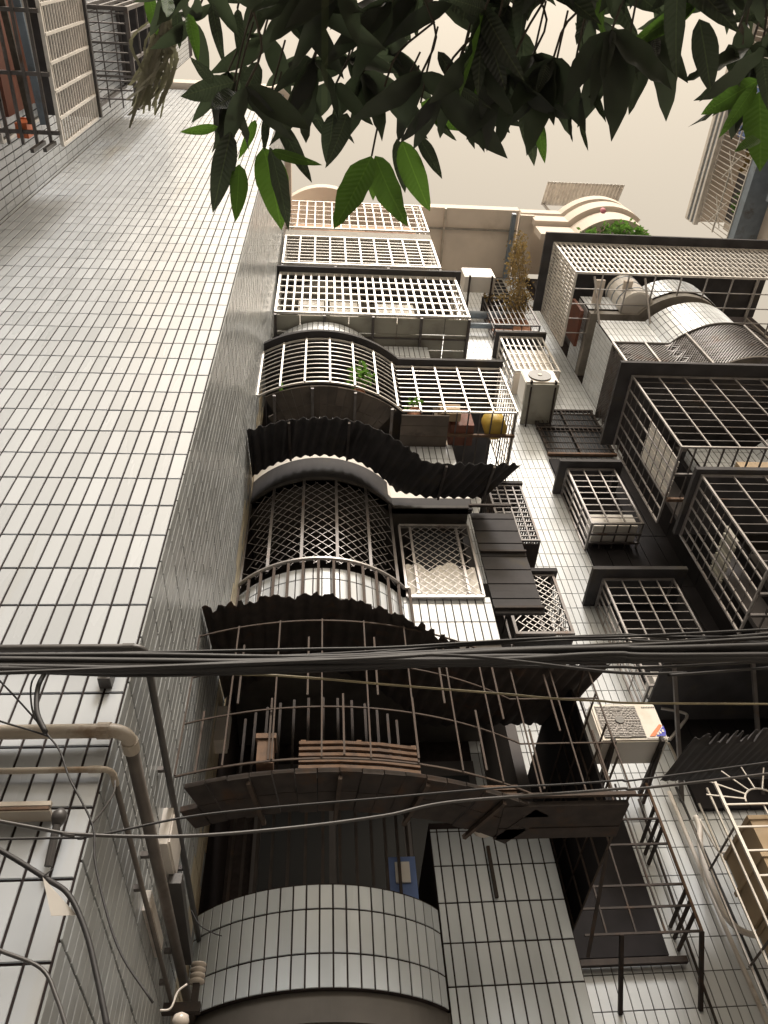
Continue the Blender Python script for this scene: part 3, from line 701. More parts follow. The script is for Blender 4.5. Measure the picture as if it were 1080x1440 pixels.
# barred cage of the third floor
t = cage('balcony_cage', 'dark barred cage with a white louvred side, below the fine-mesh cage', 3.5, 6.2, 3.8, 4.72, 7.78, 9.3, ST_M, 9, 11, 6, 10, .013, .007, .16, SHEET, 'bars', ST_D, faces='fl', mh=ST_D)
for i in range(6): MB().box(3.53, 3.55, 4.0+i*.075, 4.055+i*.075, 7.82, 8.62).build('louvre', CLOTH, t)
bar(t, 'floor_beam', RUST, (3.5,4.4,7.74), (4.2,4.4,7.74), .035)
MB().box(3.9, 6.1, 4.9, 4.95, 7.9, 9.3).build('back_panel', DARKW, t)  # dark panel stands for shade inside the cage
tag(MB().box(4.25,4.75,4.1,4.4,7.80,8.0).build('storage_box', CARD), 'dusty cardboard box on the floor of the white-louvred cage', 'box')
# barred cage of the second floor
t = cage('balcony_cage', 'tall dark barred cage hung above the sunburst door grille', 3.5, 6.2, 3.8, 4.5, 5.95, 7.28, ST_M, 9, 11, 6, 10, .013, .007, .06, SHEET, 'bars', ST_D, faces='fl', mh=ST_D)
for i in range(7): MB().box(3.54, 3.56, 3.95+i*.075, 4.0+i*.075, 6.5, 6.72).build('louvre', SHEETG, t)
MB().box(3.9, 6.1, 4.75, 4.8, 6.0, 7.3).build('back_panel', DARKW, t)  # dark panel in place of shade behind these bars
# dark soffit strip below those cages: sheet floor
sf = thing('metal_shelf', 'dark sheet-metal shelf under the long cages on angle struts', 'shelf', (4.2,4.9,5.6))
MB().box(2.92, 6.0, 4.75, YS-.01, 5.90, 5.925).build('sheet', SHEET, sf)
for x in (3.0,3.7,4.4): bar(sf, 'strut', ST_D, (x,4.8,5.89), (x,YS-.01,5.1), .03)

# sunburst door grille with boxes behind, under a ragged dark awning
t = thing('door_grille', 'pale door grille with a sunburst fan above stacked boxes', 'grille', (3.1,4.3,2.8))
x0, x1, y = 2.58, 3.6, 4.3
for x in (x0, x1): bar(t, 'post', ST_W, (x,y,2.6), (x,y,4.42), .018)
for i in range(11): z = 2.7+i*.155; bar(t, 'bar', ST_W, (x0,y,z), (x1,y,z), .010)
for x in (2.84,3.1,3.36): bar(t, 'bar', ST_W, (x,y+.011,2.6), (x,y+.011,4.25), .009)
cxs, czs = 2.84, 4.27
MB().tube([(cxs+.11*math.cos(a*math.pi/10), y, czs+.09*math.sin(a*math.pi/10)) for a in range(11)], .006, 5).build('sunburst_arc', ST_W, t)
for a in (20,45,70,95,120,145,168):
    c, s = math.cos(math.radians(a)), math.sin(math.radians(a)); bar(t, 'sunburst_ray', ST_W, (cxs+.11*c,y,czs+.09*s), (cxs+.36*c,y,czs+.26*s), .007)
for i, yy in enumerate((4.42,4.6,4.8)): bar(t, 'post', ST_W if i < 2 else ST_G, (x0,yy,2.6), (x0,yy,4.45), .012)
for z in (2.9,3.5,4.1): bar(t, 'rail', ST_D, (x0,4.3,z), (x0,4.82,z), .010)
for i in range(6):
    z = 2.75+i*.25
    crate(['lowest','second','third','fourth','fifth','topmost'][i]+' cardboard box of the stack behind the sunburst grille', 2.74+.03*(i%2), 3.4, 4.42, 4.9, z, z+.21, CARD, name='cardboard_box')
awning('awning', 'torn black awning above the sunburst door grille', [(2.58,5.0),(3.2,5.0),(4.4,5.0)], [(2.50,4.15),(3.2,4.05),(4.4,4.05)], 4.90, 4.66, 30, .004, SHEET, .5)

# ------------------------------------------------------------------ air conditioners
def ac(label, x0, x1, yf, yb, z0, z1, logo=False, fan=True, under_fan=False):
    t = thing('air_conditioner', label, 'air conditioner', ((x0+x1)/2,(yf+yb)/2,z0), 'outdoor units in the recess')
    bm = bmesh.new(); bmesh.ops.create_cube(bm, size=1)
    for v in bm.verts: v.co = Vector(((x0+x1)/2+v.co.x*(x1-x0), (yf+yb)/2+v.co.y*(yb-yf), (z0+z1)/2+v.co.z*(z1-z0)))
    bmesh.ops.bevel(bm, geom=bm.edges[:], offset=.012, segments=2, affect='EDGES')
    me = bpy.data.meshes.new('casing'); bm.to_mesh(me); bm.free(); me.materials.append(ACW)
    body = bpy.data.objects.new('casing', me); link(body, t)
    w, h = x1-x0, z1-z0
    if fan:
        cx_, cz, r_ = x0+w*.36, z0+h*.52, min(w*.33, h*.44)
        MB().box(x0+.03, x0+w*.68, yf-.004, yf+.003, z0+.03, z1-.03).build('recess_panel', ACD, t)
        fr = MB()
        for k in range(1, 8):
            rr = r_*k/7; fr.tube([(cx_+rr*1.06*math.cos(a*math.pi/14), yf-.012, cz+rr*math.sin(a*math.pi/14)) for a in range(29)], .0018, 4, False)
        for k in range(12): a = k*math.pi/6; fr.bar((cx_,yf-.015,cz), (cx_+r_*1.06*math.cos(a),yf-.015,cz+r_*math.sin(a)), .0025)
        for k in range(19): z = z0+.04+(h-.08)*k/18; fr.bar((x0+.035,yf-.009,z), (x0+w*.675,yf-.009,z), .0045)
        fr.build('fan_guard', ST_G, t, 'stuff')
        MB().tube([(cx_,yf-.022,cz),(cx_,yf-.012,cz)], .035, 12).build('hub', ACD, t)
    if logo:
        bx = x0+w*.74; bz = z0+.02
        MB().poly([(bx-.03,yf-.003,bz),(bx+.145,yf-.003,bz),(bx+.145,yf-.003,bz+.012),(bx-.03,yf-.003,bz+.012)]).build('badge_line', ST_G, t)
        MB().poly([(bx-.005,yf-.004,bz+.02),(bx+.04,yf-.004,bz+.02),(bx+.13,yf-.004,bz+.125),(bx+.11,yf-.004,bz+.135)]).build('badge_stripe', LOGO_R, t)
        MB().poly([(bx+.05,yf-.004,bz+.02),(bx+.125,yf-.004,bz+.02),(bx+.14,yf-.004,bz+.06),(bx+.14,yf-.004,bz+.12)]).build('badge_field', LOGO_B, t)
        for k in range(3): MB().box(bx+.062+k*.024,bx+.078+k*.024,yf-.007,yf-.0055,bz+.032+.012*k,bz+.05+.016*k).build('badge_mark', CLOTH, t)
        for k in range(8): MB().box(x0+w*.78+k*.014,x0+w*.78+k*.014+.009,yf-.004,yf-.001,z1-.052,z1-.040).build('badge_letter', ACD, t)
    for x in (x0+w*.16, x1-w*.12):
        bar(t, 'bracket', RUSTD, (x,yf-.03,z0-.015), (x,YS-.012,z0-.015), .03)
        bar(t, 'bracket', RUSTD, (x,yf+.06,z0-.03), (x,YS-.012,z0-.10), .022)
        MB().tube([(x,yf-.015,z0-.012),(x,yf-.015,z0+.022)], .018, 8).build('foot', RUB, t)
    return t
ac('white air conditioner with dusty fan guard and orange-blue badge', 2.19, 2.73, 4.9, 5.2, 5.19, 5.56, logo=True)
t = ac('small air conditioner with a round grille under its casing', 2.89, 3.38, 4.92, 5.3, 11.32, 11.7, fan=False)
MB().tube([(3.13,4.9,11.52),(3.13,4.918,11.52)], .165, 24).build('fan_guard', ACD, t); MB().tube([(3.13,4.89,11.52),(3.13,4.899,11.52)], .03, 12).build('hub', CLOTH, t)
MB().box(2.9,3.37,4.94,YS-.012,11.29,11.318).build('drip_tray', SHEETG, t)
ac('bright air conditioner under the cream roof slab', 2.62, 3.2, 4.9, 5.2, 15.5, 16.0, fan=False)
gr = thing('vent_grille', 'square barred vent grille beside the highest air conditioner', 'grille', (3.45,5.5,16.4))
MB().box(3.3,3.75,YS-.02,YS-.003,16.3,17.3).build('pane', GLASS, gr)
for i in range(5): bar(gr, 'bar', ST_W, (3.3+i*.112,YS-.035,16.3), (3.3+i*.112,YS-.035,17.3), .014)
for i in range(6): bar(gr, 'bar', ST_W, (3.3,YS-.03,16.3+i*.2), (3.75,YS-.03,16.3+i*.2), .014)
for i, (z, r_) in enumerate(((15.05,.07),(14.55,.05))): tag(MB().tube([(2.5,5.45,z),(3.4,5.45,z)], r_, 12).build('drain_pipe', PVCU, smooth=True), ['thick blue-grey pipe running under the highest air conditioner','thinner blue-grey pipe below the thick one in the recess'][i], 'pipe', 'blue-grey pipes')
pp = thing('roof_gutter', 'blue-grey box gutter running along the roof slab of the recess', 'gutter', (3.9,4.5,ZR-.1))
MB().box(3.78,3.86,4.25,5.55,ZR-.16,ZR-.06).build('channel', PVCU, pp)
MB().box(3.96,4.25,4.28,5.55,ZR-.10,ZR-.02).build('fascia', PLAST, pp)
# dry vine hanging beside the broad white cage
vt = thing('climbing_vine', 'brown dry vine trailing down beside the broad white cage', 'vine', (3.7,5.0,13.6))
vs = MB(); vl = MB()
for k in range(9):
    p = Vector((3.75+random.uniform(-.12,.1), 4.35+.05*k, 16.3)); pts = [p]
    for j in range(10): p = p+Vector((random.gauss(-.015,.03), .09+random.gauss(0,.03), -.14+random.gauss(0,.03))); pts.append(p.copy())
    vs.tube(spline(pts, 2), .006, 4)
    for q in range(170):
        p = random.choice(pts)+Vector([random.gauss(0,.05) for _ in range(3)]); dr = Vector((random.gauss(0,1),random.gauss(0,1),-.6)).normalized(); s_ = dr.cross(Vector((.2,random.random(),1))).normalized(); L = random.uniform(.03,.07)
        vl.poly([p, p+dr*L*.5+s_*L*.3, p+dr*L, p+dr*L*.5-s_*L*.3])
for q in range(160):
    p = Vector((random.uniform(3.0,3.85),5.28+random.gauss(0,.03),15.48+random.gauss(0,.07))); dr = Vector((random.gauss(0,1),random.gauss(0,1),-.6)).normalized(); s_ = dr.cross(Vector((.2,random.random(),1))).normalized(); L = random.uniform(.03,.07)
    vl.poly([p, p+dr*L*.5+s_*L*.3, p+dr*L, p+dr*L*.5-s_*L*.3])
vs.build('stem', BARK, vt); vl.build('foliage', VINE, vt, 'stuff')
# plants on the right stack's top balcony
for i in range(4):
    x = 5.1+i*.32
    shrub('balcony_shrub', ['leafy shrub on the curved top balcony beside the roof bands','bushy shrub with pink flower on the curved top balcony','grey-green shrub in the middle of the top balcony','straggling shrub at the far end of the top balcony'][i], (x,arc(.1,XM-x)+.1,16.0), 120, .24, .1, PLANT, h=.6)
fh = next(o for o in COL.objects if o.get('label','').startswith('bushy shrub with pink'))
MB().tube([(5.25,3.85,16.25),(5.25,3.85,16.3),(5.25,3.85,16.38),(5.25,3.85,16.42)], [.02,.05,.05,.02], 7).build('flower_head', PINK, fh, smooth=True)
awning('awning', 'ribbed pale awning above the curved roof bands', [(4.8,4.5),(6.5,4.5)], [(4.8,3.95),(6.5,3.95)], 19.1, 18.85, 22, .02, ST_W, 0)
aa = [o for o in COL.objects if o.name.startswith('awning')][-1]
for x in (4.85,6.45): bar(aa, 'post', ST_G, (x,4.48,ZR+.5), (x,4.48,19.1), .04)

# ------------------------------------------------------------------ lower recess: rusty prong cage, pipes, hose
t = thing('window_cage', 'dark rusty cage with bent prongs beside the tiled pier', 'window cage', (2.15,5.3,3.7), 'rusty cages')
x0, x1, yf, z0, z1 = 1.75, 2.55, 5.18, 3.88, 5.0
for x in (x0+.25, x1): bar(t, 'post', RUSTD, (x,yf,z0), (x-.01,YS-.008,z0-.32), .026)
for x in (1.9,2.1,2.3): bar(t, 'bar', RUSTD, (x,yf,z0), (x,yf,z1), .012)
for z in (z0, 4.05, 4.2, 4.5, 4.7, 4.9): bar(t, 'rail', RUSTD, (x0,yf,z), (x1,yf,z), .014)
bar(t, 'post', RUST, (x1,yf,z0), (x1,yf,z1), .018)
bar(t, 'rail', RUSTD, (x0,YS-.05,z0-.02), (x1,YS-.05,z0-.02), .04)
for i, z in enumerate((3.92,4.0,4.08,4.55,4.63,4.72)): bar(t, 'prong', RUSTD, (x1,yf,z+.08), (x1-.02,YS-.01,z+.02), .02)
MB().box(1.5,2.44,YS-.04,YS-.009,3.90,5.18).build('shutter', BLACKW, t)
def pipe(name, label, pts, r_, m, cat='pipe', group=None, n=10, sm=True, k=6):
    return tag(MB().tube(spline(pts, k), r_, n).build(name, m, smooth=sm), label, cat, group)
pipe('drain_pipe', 'straight white drain pipe running down the recess wall', [(2.89,5.53,5.15),(2.90,5.53,4.2),(2.93,5.53,3.3),(2.93,5.53,2.6)], .017, PVCW)
pipe('drain_pipe', 'thin black pipe beside the straight white drain pipe', [(2.97,5.54,5.2),(3.0,5.54,4.2),(3.02,5.54,2.6)], .010, RUB)
pipe('drain_pipe', 'thin rust-brown conduit beside the prong cage', [(2.62,5.55,5.1),(2.60,5.55,4.0),(2.60,5.55,2.8)], .010, RUSTD)
hp = [U(x, y, Y=5.42) for x, y in ((978,1148),(984,1165),(985,1190),(995,1230),(1008,1262),(1022,1290),(1040,1307),(1062,1315),(1085,1312))]
pipe('insulated_hose', 'pale wrapped hose looping down the recess wall', hp, .022, PVCW, 'hose', n=8)
hp = [U(x, y, Y=5.40) for x, y in ((984,1152),(995,1172),(1010,1196),(1022,1198),(1040,1190))]
pipe('insulated_hose', 'thin pale cord hanging beside the wrapped hose', hp, .009, PVCW, 'hose', n=6)
hp = [U(x, y, Y=5.35) for x, y in ((942,1040),(958,1020),(966,1008),(960,1002),(930,996))]
pipe('insulated_hose', 'grey hose curling behind the badge air conditioner', hp, .014, ST_G, 'hose', n=8)
pipe('insulated_hose', 'short rust-stained hose below the badge air conditioner', [U(940,1045,Y=5.3),U(948,1060,Y=5.4),U(955,1078,Y=5.5)], .012, PVCB, 'hose', n=6)
awning('awning', 'broken edge of a black lean-to roof below the prong cage', [(1.4,5.58),(2.1,5.58),(2.75,5.58)], [(1.4,4.9),(2.1,4.9),(2.75,4.9)], 3.25, 3.0, 22, .012, RUSTD, .4)

# ------------------------------------------------------------------ pipes and fittings on the left building
yo = YA-.055; xo = XB+.055
def corner_pipe(name, label, z, r_, m, off, yend, m2=None, group='pipes bent round the tiled corner'):
    t = thing(name, label, 'pipe', (XB, YA, z), group)
    ya, xa = YA-off, XB+off; e = off*.9
    pts = [(XL+.02,ya,z),(xa-e,ya,z)]+[(xa-e+e*math.sin(a*math.pi/12), ya+e-e*math.cos(a*math.pi/12), z) for a in range(1,7)]+[(xa,ya+e+.03,z)]
    MB().tube(pts, r_, 14).build('pipe', m, t, smooth=True)
    MB().tube([(xa,ya+e+.02,z),(xa,yend,z)], r_*.96, 14).build('side_run', m2 or m, t, smooth=True)
    for x in (xa-e-.01,): MB().tube([(x-.03,ya,z),(x+.01,ya,z)], r_*1.18, 14).build('collar', m, t)
    MB().tube([(xa,ya+e,z),(xa,ya+e+.05,z)], r_*1.18, 14).build('collar', m, t)
    for q in (-1.5,): bar(t, 'clamp', ST_D, (q,YA-.004,z), (q,ya,z), .02)
    for q in (2.9,3.7): bar(t, 'clamp', ST_D, (XB+.006,q,z), (xa,q,z), .02)
    return t
corner_pipe('drain_pipe', 'fat beige pipe elbowing round the tiled corner', 3.215, .024, PVCB, .06, 4.6, PVCD)
corner_pipe('drain_pipe', 'dark pipe bent round the tiled corner above the beige pipe', 3.60, .015, PVCK, .045, 4.45)
corner_pipe('drain_pipe', 'slim beige conduit bent round the corner below the fat pipe', 3.085, .010, PVCB, .035, 4.6, PVCD)
sh = thing('wall_shelf', 'pinkish angle-iron shelf fixed across the tiled wall', 'shelf', (-1.2,YA,2.92))
MB().box(XL+.05, -.80, YA-.06, YA-.006, 2.925, 2.935).build('plate', PVCB, sh)
bar(sh, 'lip', PVCB, (XL+.05,YA-.065,2.945), (-.80,YA-.065,2.945), .014); bar(sh, 'lip', RUST, (XL+.05,YA-.075,2.925), (-.80,YA-.075,2.925), .008)
br = thing('wall_bracket', 'dark square bracket leaving a rust stain on the tiled wall', 'bracket', (-.88,YA,3.43))
p = U(151,950,Y=YA-.03); MB().box(p.x-.022,p.x+.022,YA-.06,YA-.006,p.z-.04,p.z+.05).build('plate', PVCK, br); MB().box(p.x-.012,p.x+.012,YA-.075,YA-.061,p.z-.02,p.z+.03).build('bolt', RUSTD, br)
p = U(80,1160,Y=YA-.06)
kn = thing('cable_insulator', 'dark knob insulator on a post against the lower tiled wall', 'insulator', tuple(p))
MB().tube([p+Vector((0,-.0,-.0)),p+Vector((0,0,.02)),p+Vector((0,0,.035)),p+Vector((0,0,.05))], [.014,.022,.022,.010], 12).build('knob', PVCK, kn, smooth=True)
MB().tube([p+Vector((-.0,.03,-.11)),p+Vector((0,.0,0))], .012, 10).build('post', PVCK, kn)
# white covers on the side wall
def plate(label, pts, xo_=XB+.05, m=PVCW, name='cover_box'):
    q = [U(x, y, X=xo_) for x, y in pts]; ys = [v.y for v in q]; zs = [v.z for v in q]
    t = thing(name, label, 'cover', (XB, min(ys), min(zs)))
    MB().box(XB+.0065, xo_, min(ys), max(ys), min(zs), max(zs)).build('body', m, t); MB().box(xo_, xo_+.006, min(ys)+.02, max(ys)-.02, min(zs)+.02, max(zs)-.02).build('face', m, t)
def side_box(label, y0, y1, z0, z1, d=.06):
    t = thing('cover_box', label, 'cover', (XB, y0, z0))
    MB().box(XB+.0065, XB+d, y0, y1, z0, z1).build('body', PVCW, t); MB().box(XB+d, XB+d+.006, y0+.02, y1-.02, z0+.02, z1-.02).build('face', PVCW, t)
side_box('white plastic cover near the far edge of the side wall', 4.24, 4.38, 4.76, 5.04, .085)
side_box('long pale plate low on the side wall behind the dark pipe', 3.14, 3.46, 3.40, 3.57, .05)
side_box('pale strip cover beneath the long plate on the side wall', 3.1, 3.5, 3.10, 3.18, .03)
bt = tag(MB().bar(U(246,1235,X=XB+.06), U(262,1350,X=XB+.06), .06, .05).build('timber_batten', PVCK), 'dark timber batten against the side wall near the ribbed insulator', 'batten')
p = U(270,1384,Y=3.9); ins = thing('cable_insulator', 'white ribbed insulator at the foot of the dark batten', 'insulator', tuple(p))
zz = 0; pts = []; rs_ = []
for k in range(4):
    for dz, rr in ((0,.022),(.006,.036),(.014,.036),(.02,.022)): pts.append(p+Vector((0.02,0,zz+dz))); rs_.append(rr)
    zz += .024
MB().tube(pts, rs_, 14).build('ribs', PORC, ins, smooth=True)
bar(ins, 'pin', RUSTD, p+Vector((.02,0,-.12)), p+Vector((.02,0,0)), .03); bar(ins, 'bracket', RUSTD, p+Vector((-.3,0,-.10)), p+Vector((.05,0,-.10)), .04)
p = U(254,1436,Y=3.6); tag(MB().tube([p+Vector((0,0,-.03)),p+Vector((0,0,-.02)),p,p+Vector((0,0,.02)),p+Vector((0,0,.03))],[.012,.03,.036,.03,.012],12).build('porcelain_knob', PORC, smooth=True), 'round porcelain knob below the ribbed insulator', 'knob')
# white tag on the thick cable
q = [U(60,1233,Y=1.93), U(108,1287,Y=1.95), U(72,1288,Y=1.95)]
tg = thing('cable_tag', 'white triangular tag wired to the thick drooping cable', 'tag', tuple(q[0]))
MB().poly(q).build('plate', CLOTH, tg, thick=.002); MB().tube([q[0], q[0]+Vector((.02,0,.02))], .002, 5).build('tie', RUB, tg)

# ------------------------------------------------------------------ cables
def cable(label, pix, Y0, Y1, r_, m=RUB, ext=True, group='overhead cables', cat='cable', name='overhead_cable', sag=None):
    n = len(pix); pts = [U(x, y, Y=Y0+(Y1-Y0)*((x-pix[0][0])/(pix[-1][0]-pix[0][0]+1e-9))) for x, y in pix]
    if ext:
        a = pts[0]; d = (pts[0]-pts[1]).normalized(); L = (a.x-(XL+.01))/max(.05, -d.x); pts = [a+d*L*1.0]+pts
        a = pts[-1]; d = (pts[-1]-pts[-2]).normalized(); L = (6.58-a.x)/max(.05, d.x); pts = pts+[a+d*L+Vector((0,0,.1))]
    return tag(MB().tube(spline(pts, 8), r_, 7).build(name, m, smooth=True), label, cat, group)
C = 'black cable in the thick overhead bundle'
cable(C, [(0,925),(200,918),(430,913),(560,910),(760,898),(1080,885)], 1.95, 2.3, .006)
cable(C, [(0,932),(200,930),(430,927),(700,915),(1080,897)], 1.96, 2.3, .009)
cable(C, [(0,936),(200,940),(430,928),(640,908),(860,893),(1080,896)], 1.97, 2.32, .006)
cable(C, [(0,940),(200,945),(430,940),(700,918),(860,908),(1080,916)], 1.98, 2.34, .008)
cable(C, [(0,931),(200,934),(430,934),(700,921),(860,915),(1080,911)], 1.93, 2.28, .013)
cable(C, [(0,938),(200,940),(430,930),(700,928),(860,920),(1080,921)], 1.9, 2.25, .012)
cable(C, [(0,944),(200,950),(430,944),(640,936),(860,938),(1080,930)], 1.99, 2.36, .006)
cable(C, [(430,930),(640,922),(860,945),(960,946),(1080,939)], 1.9, 2.3, .006)
cable(C, [(0,929),(200,926),(430,921),(700,905),(860,899),(1080,903)], 1.99, 2.36, .005)
cable(C, [(0,934),(200,937),(430,933),(700,917),(860,912),(1080,908)], 1.92, 2.27, .015)
cable(C, [(0,928),(200,930),(430,931),(700,924),(860,925),(1080,926)], 1.91, 2.26, .013)
cable(C, [(0,941),(200,943),(430,938),(640,931),(860,929),(1080,917)], 1.90, 2.29, .012)
cable(C, [(0,922),(200,921),(430,924),(640,916),(860,907),(1080,892)], 1.94, 2.33, .010)
cable('thin pale cable crossing just below the thick bundle', [(0,945),(320,948),(420,952),(560,964),(700,975),(830,985),(1080,990)], 2.0, 2.4, .0045, RUBY)
cable('lone black cable rising to the right below the rusty cage front', [(0,1180),(120,1177),(290,1145),(540,1122),(700,1108),(860,1098),(1080,1072)], 2.0, 2.4, .0035)
cable('straight grey-black cable crossing the dark rusty balcony', [(0,1155),(93,1172),(250,1176),(400,1165),(540,1147),(640,1127),(860,1110),(1080,1088)], 1.95, 2.45, .005, PVCK)
def drop(label, pix, Y, r_, m=RUB, X=None): return tag(MB().tube(spline([U(x, y, Y=Y) for x, y in pix], 6), r_, 7).build('drop_wire', m, smooth=True), label, 'wire', 'wires hanging by the tiled wall')
drop('thick black cable drooping past the white tag', [(-40,1180),(0,1196),(64,1235),(97,1259),(121,1311),(137,1376),(152,1450)], 1.94, .007)
drop('dark conduit bending down in the lower corner of the tiled wall', [(-40,1320),(0,1337),(58,1362),(80,1404),(95,1450)], 1.98, .005, PVCK)
drop('pair of black leads dropping from the bundle to the fat beige pipe', [(68,938),(54,965),(52,1000),(64,1030)], 1.96, .008)
drop('thinner looped lead beside the pair dropping to the beige pipe', [(58,938),(44,962),(46,1000),(60,1028)], 1.99, .003)
drop('thin wire zigzagging down from the beige pipe to the side wall', [(64,1030),(84,1056),(98,1095),(130,1160),(135,1220),(165,1330),(215,1410)], 1.97, .003)
drop('fine wire slanting to the beige pipe from the left', [(-30,935),(0,958),(50,1012),(64,1032)], 1.99, .003)
drop('fine wire crossing from shelf height to the beige pipe', [(-30,1000),(0,1014),(40,1026),(70,1036)], 1.98, .003)
drop('short grey wire hooking from shelf to the corner', [(162,1098),(160,1115),(146,1138),(128,1160)], 2.0, .003, PVCK)
drop('pale twisted wire leading to the ribbed insulator', [(225,1421),(240,1418),(250,1395),(263,1384)], 3.2, .004, PVCW)
drop('thin wire hanging on the curved tile parapet', [(269,1280),(280,1300),(300,1312),(312,1316)], 3.95, .003, RUB)

# ------------------------------------------------------------------ left wing cages (top left corner of the courtyard)
t = cage('balcony_cage', 'pale barred cage with red-brown clutter high on the left wing', XL+.02, -2.30, .35, 1.60, 9.12, 10.4, ST_W, 2, 2, 4, 2, .02, .014, .04, SHEET, None, faces='')
for i in range(1, 16): z = 9.12+1.28*i/16; bar(t, 'bar', ST_W, (-2.30,.35,z), (-2.30,1.6,z), .014)
for i in range(1, 6): y = .35+1.25*i/6; bar(t, 'bar', ST_W, (-2.29,y,9.12), (-2.29,y,10.4), .022)
for i in range(3): bar(t, 'floor_beam', ST_D, (XL+.02,.6+.45*i,9.09), (-2.3,.6+.45*i,9.09), .03)
for i in range(4): bar(t, 'floor_bar', ST_D, (XL+.1+.12*i,.35,9.07), (XL+.1+.12*i,1.6,9.07), .025)
bar(t, 'bracket', PVCK, (-2.45,1.58,9.1), (-2.45,1.58,8.75), .03); bar(t, 'bracket', PVCK, (-2.36,1.58,9.1), (-2.36,1.58,8.8), .03)
crate('red-brown board standing inside the left wing cage', -2.78, -2.72, .4, 1.4, 9.14, 9.9, REDB, 'board', 'leaning_board')
crate('red and peach bundle at the end of the left wing cage', -2.68, -2.58, 1.44, 1.56, 9.12, 9.3, LOGO_R, 'bundle', 'small_bundle')
tag(MB().bar((-2.6,.4,9.16),(-2.55,1.45,9.16),.05,.03).build('timber_plank', BARK), 'brown timber plank lying in the left wing cage', 'plank')
tag(MB().bar((-2.48,.4,9.16),(-2.44,1.45,9.16),.06,.03).build('blue_plank', PVCU), 'blue-grey plank lying in the left wing cage', 'plank')
t = cage('balcony_cage', 'dark slatted cage above the pale one on the left wing', XL+.02, -2.33, .8, 1.85, 12.5, 14.2, ST_D, 3, 3, 4, 3, .03, .02, .03, SHEET, 'bars', ST_D, faces='r')
for i in range(10): bar(t, 'louvre', ST_D, (XL+.04,.85+.1*i,12.47), (-2.36,.85+.1*i,12.47), .05, .015)
fd = thing('dry_palm_frond', 'dry grey palm frond hanging from above beside the dark slatted cage', 'palm frond', tuple(at_dist(205,60,3.2)))
ms = MB()
b0 = at_dist(238,10,3.2)
for k in range(46):
    f_ = random.random(); e_ = at_dist(random.uniform(182,232)*1.0-8*f_, random.uniform(95,170), 3.2+random.uniform(-.15,.15)); s_ = b0.lerp(at_dist(228,60,3.2), f_)+Vector([random.gauss(0,.02) for _ in range(3)])
    mid = (s_+e_)/2+Vector((random.gauss(0,.03),random.gauss(0,.03),.04)); P_ = spline([s_,mid,e_],4); w = Vector((random.uniform(.004,.009),0,0))
    for a, c in zip(P_, P_[1:]): ms.quad(a-w, a+w, c+w*.6, c-w*.6)
ms.build('strands', DRYF, fd, 'stuff')
MB().tube(spline([at_dist(262,-60,3.3), b0, at_dist(222,70,3.2), at_dist(192,150,3.15), at_dist(182,180,3.15)],5), [.012]*11+[.010,.009,.008,.007,.006,.006,.005,.005,.004,.003][:10], 6).build('stalk', DRYF, fd)

# ------------------------------------------------------------------ right wing (top right)
RW = thing('apartment_building', 'wing at the right edge with a ribbed fascia and barred balcony', 'building', (10,2,0))
WX = 8.5; zz_ = lambda z: EYE+(z-EYE)*WX/6.2; yy_ = lambda y: y*WX/6.2
MB().box(WX+.5, WX+4, -2, yy_(3.5), 0, zz_(14.2)).build('wall', PLAST, RW)
MB().box(WX+.03, WX+4, -2, yy_(3.55), zz_(14.75), zz_(14.95)).build('roof_slab', PLAST, RW)
for i in range(5): MB().box(WX-.1+.03*(i%2), WX, -2, yy_(3.5), zz_(14.36+.075*i), zz_(14.36+.075*i+.06)).build('fascia_rib', PVCU if i%2 else ST_W, RW)
MB().box(WX, WX+.5, -2, yy_(3.5), zz_(13.08), zz_(13.25)).build('balcony_slab', PVCU, RW)
for i in range(4): MB().box(WX+.48, WX+.497, -.6+i*1.4, .4+i*1.4, zz_(13.3), zz_(14.2)).build('window', [GLASS,BLUE,GLASS,DARKW][i], RW)
t = thing('balcony_cage', 'slim pale grille with star pattern on the right wing balcony', 'window cage', (WX,2,zz_(13.3)), 'security cages on the balconies')
for i in range(50): y = -.2+i*.1; bar(t, 'bar', ST_W, (WX,y,zz_(13.27)), (WX,y,zz_(14.35)), .014)
for z in (13.27,13.8,14.34): bar(t, 'rail', ST_W, (WX,-.25,zz_(z)), (WX,yy_(3.45),zz_(z)), .03)
for i in range(6):
    y = 4.3-i*.9
    for a in range(4): c, s_ = math.cos(a*math.pi/4), math.sin(a*math.pi/4); bar(t, 'star_rod', ST_W, (WX-.01,y-c*.38,zz_(13.8)-s_*.38), (WX-.01,y+c*.38,zz_(13.8)+s_*.38), .017)
for i, y in enumerate((3.9,3.3)): shrub('balcony_shrub', ['green shrub behind the grille at the corner of the right wing','dry-looking shrub behind the grille of the right wing'][i], (WX+.25,y,zz_(13.255)), 80, .3, .13, PLANT if i == 0 else VINE, h=.7)
tag(MB().box(WX+.2,WX+.24,1.6,2.9,zz_(13.3),zz_(14.2)).build('hung_laundry', BLUE), 'blue laundry hung behind the right wing grille', 'laundry')
ta = thing('air_conditioner', 'blue-grey air conditioner on the right wing wall under the balcony', 'air conditioner', (WX+.3,3.1,zz_(12.2)))
MB().box(WX+.2,WX+.495,2.8,3.7,zz_(12.3),zz_(12.8)).build('casing', PVCU, ta); MB().box(WX+.185,WX+.199,2.9,3.4,zz_(12.35),zz_(12.75)).build('fan_guard', ACD, ta)

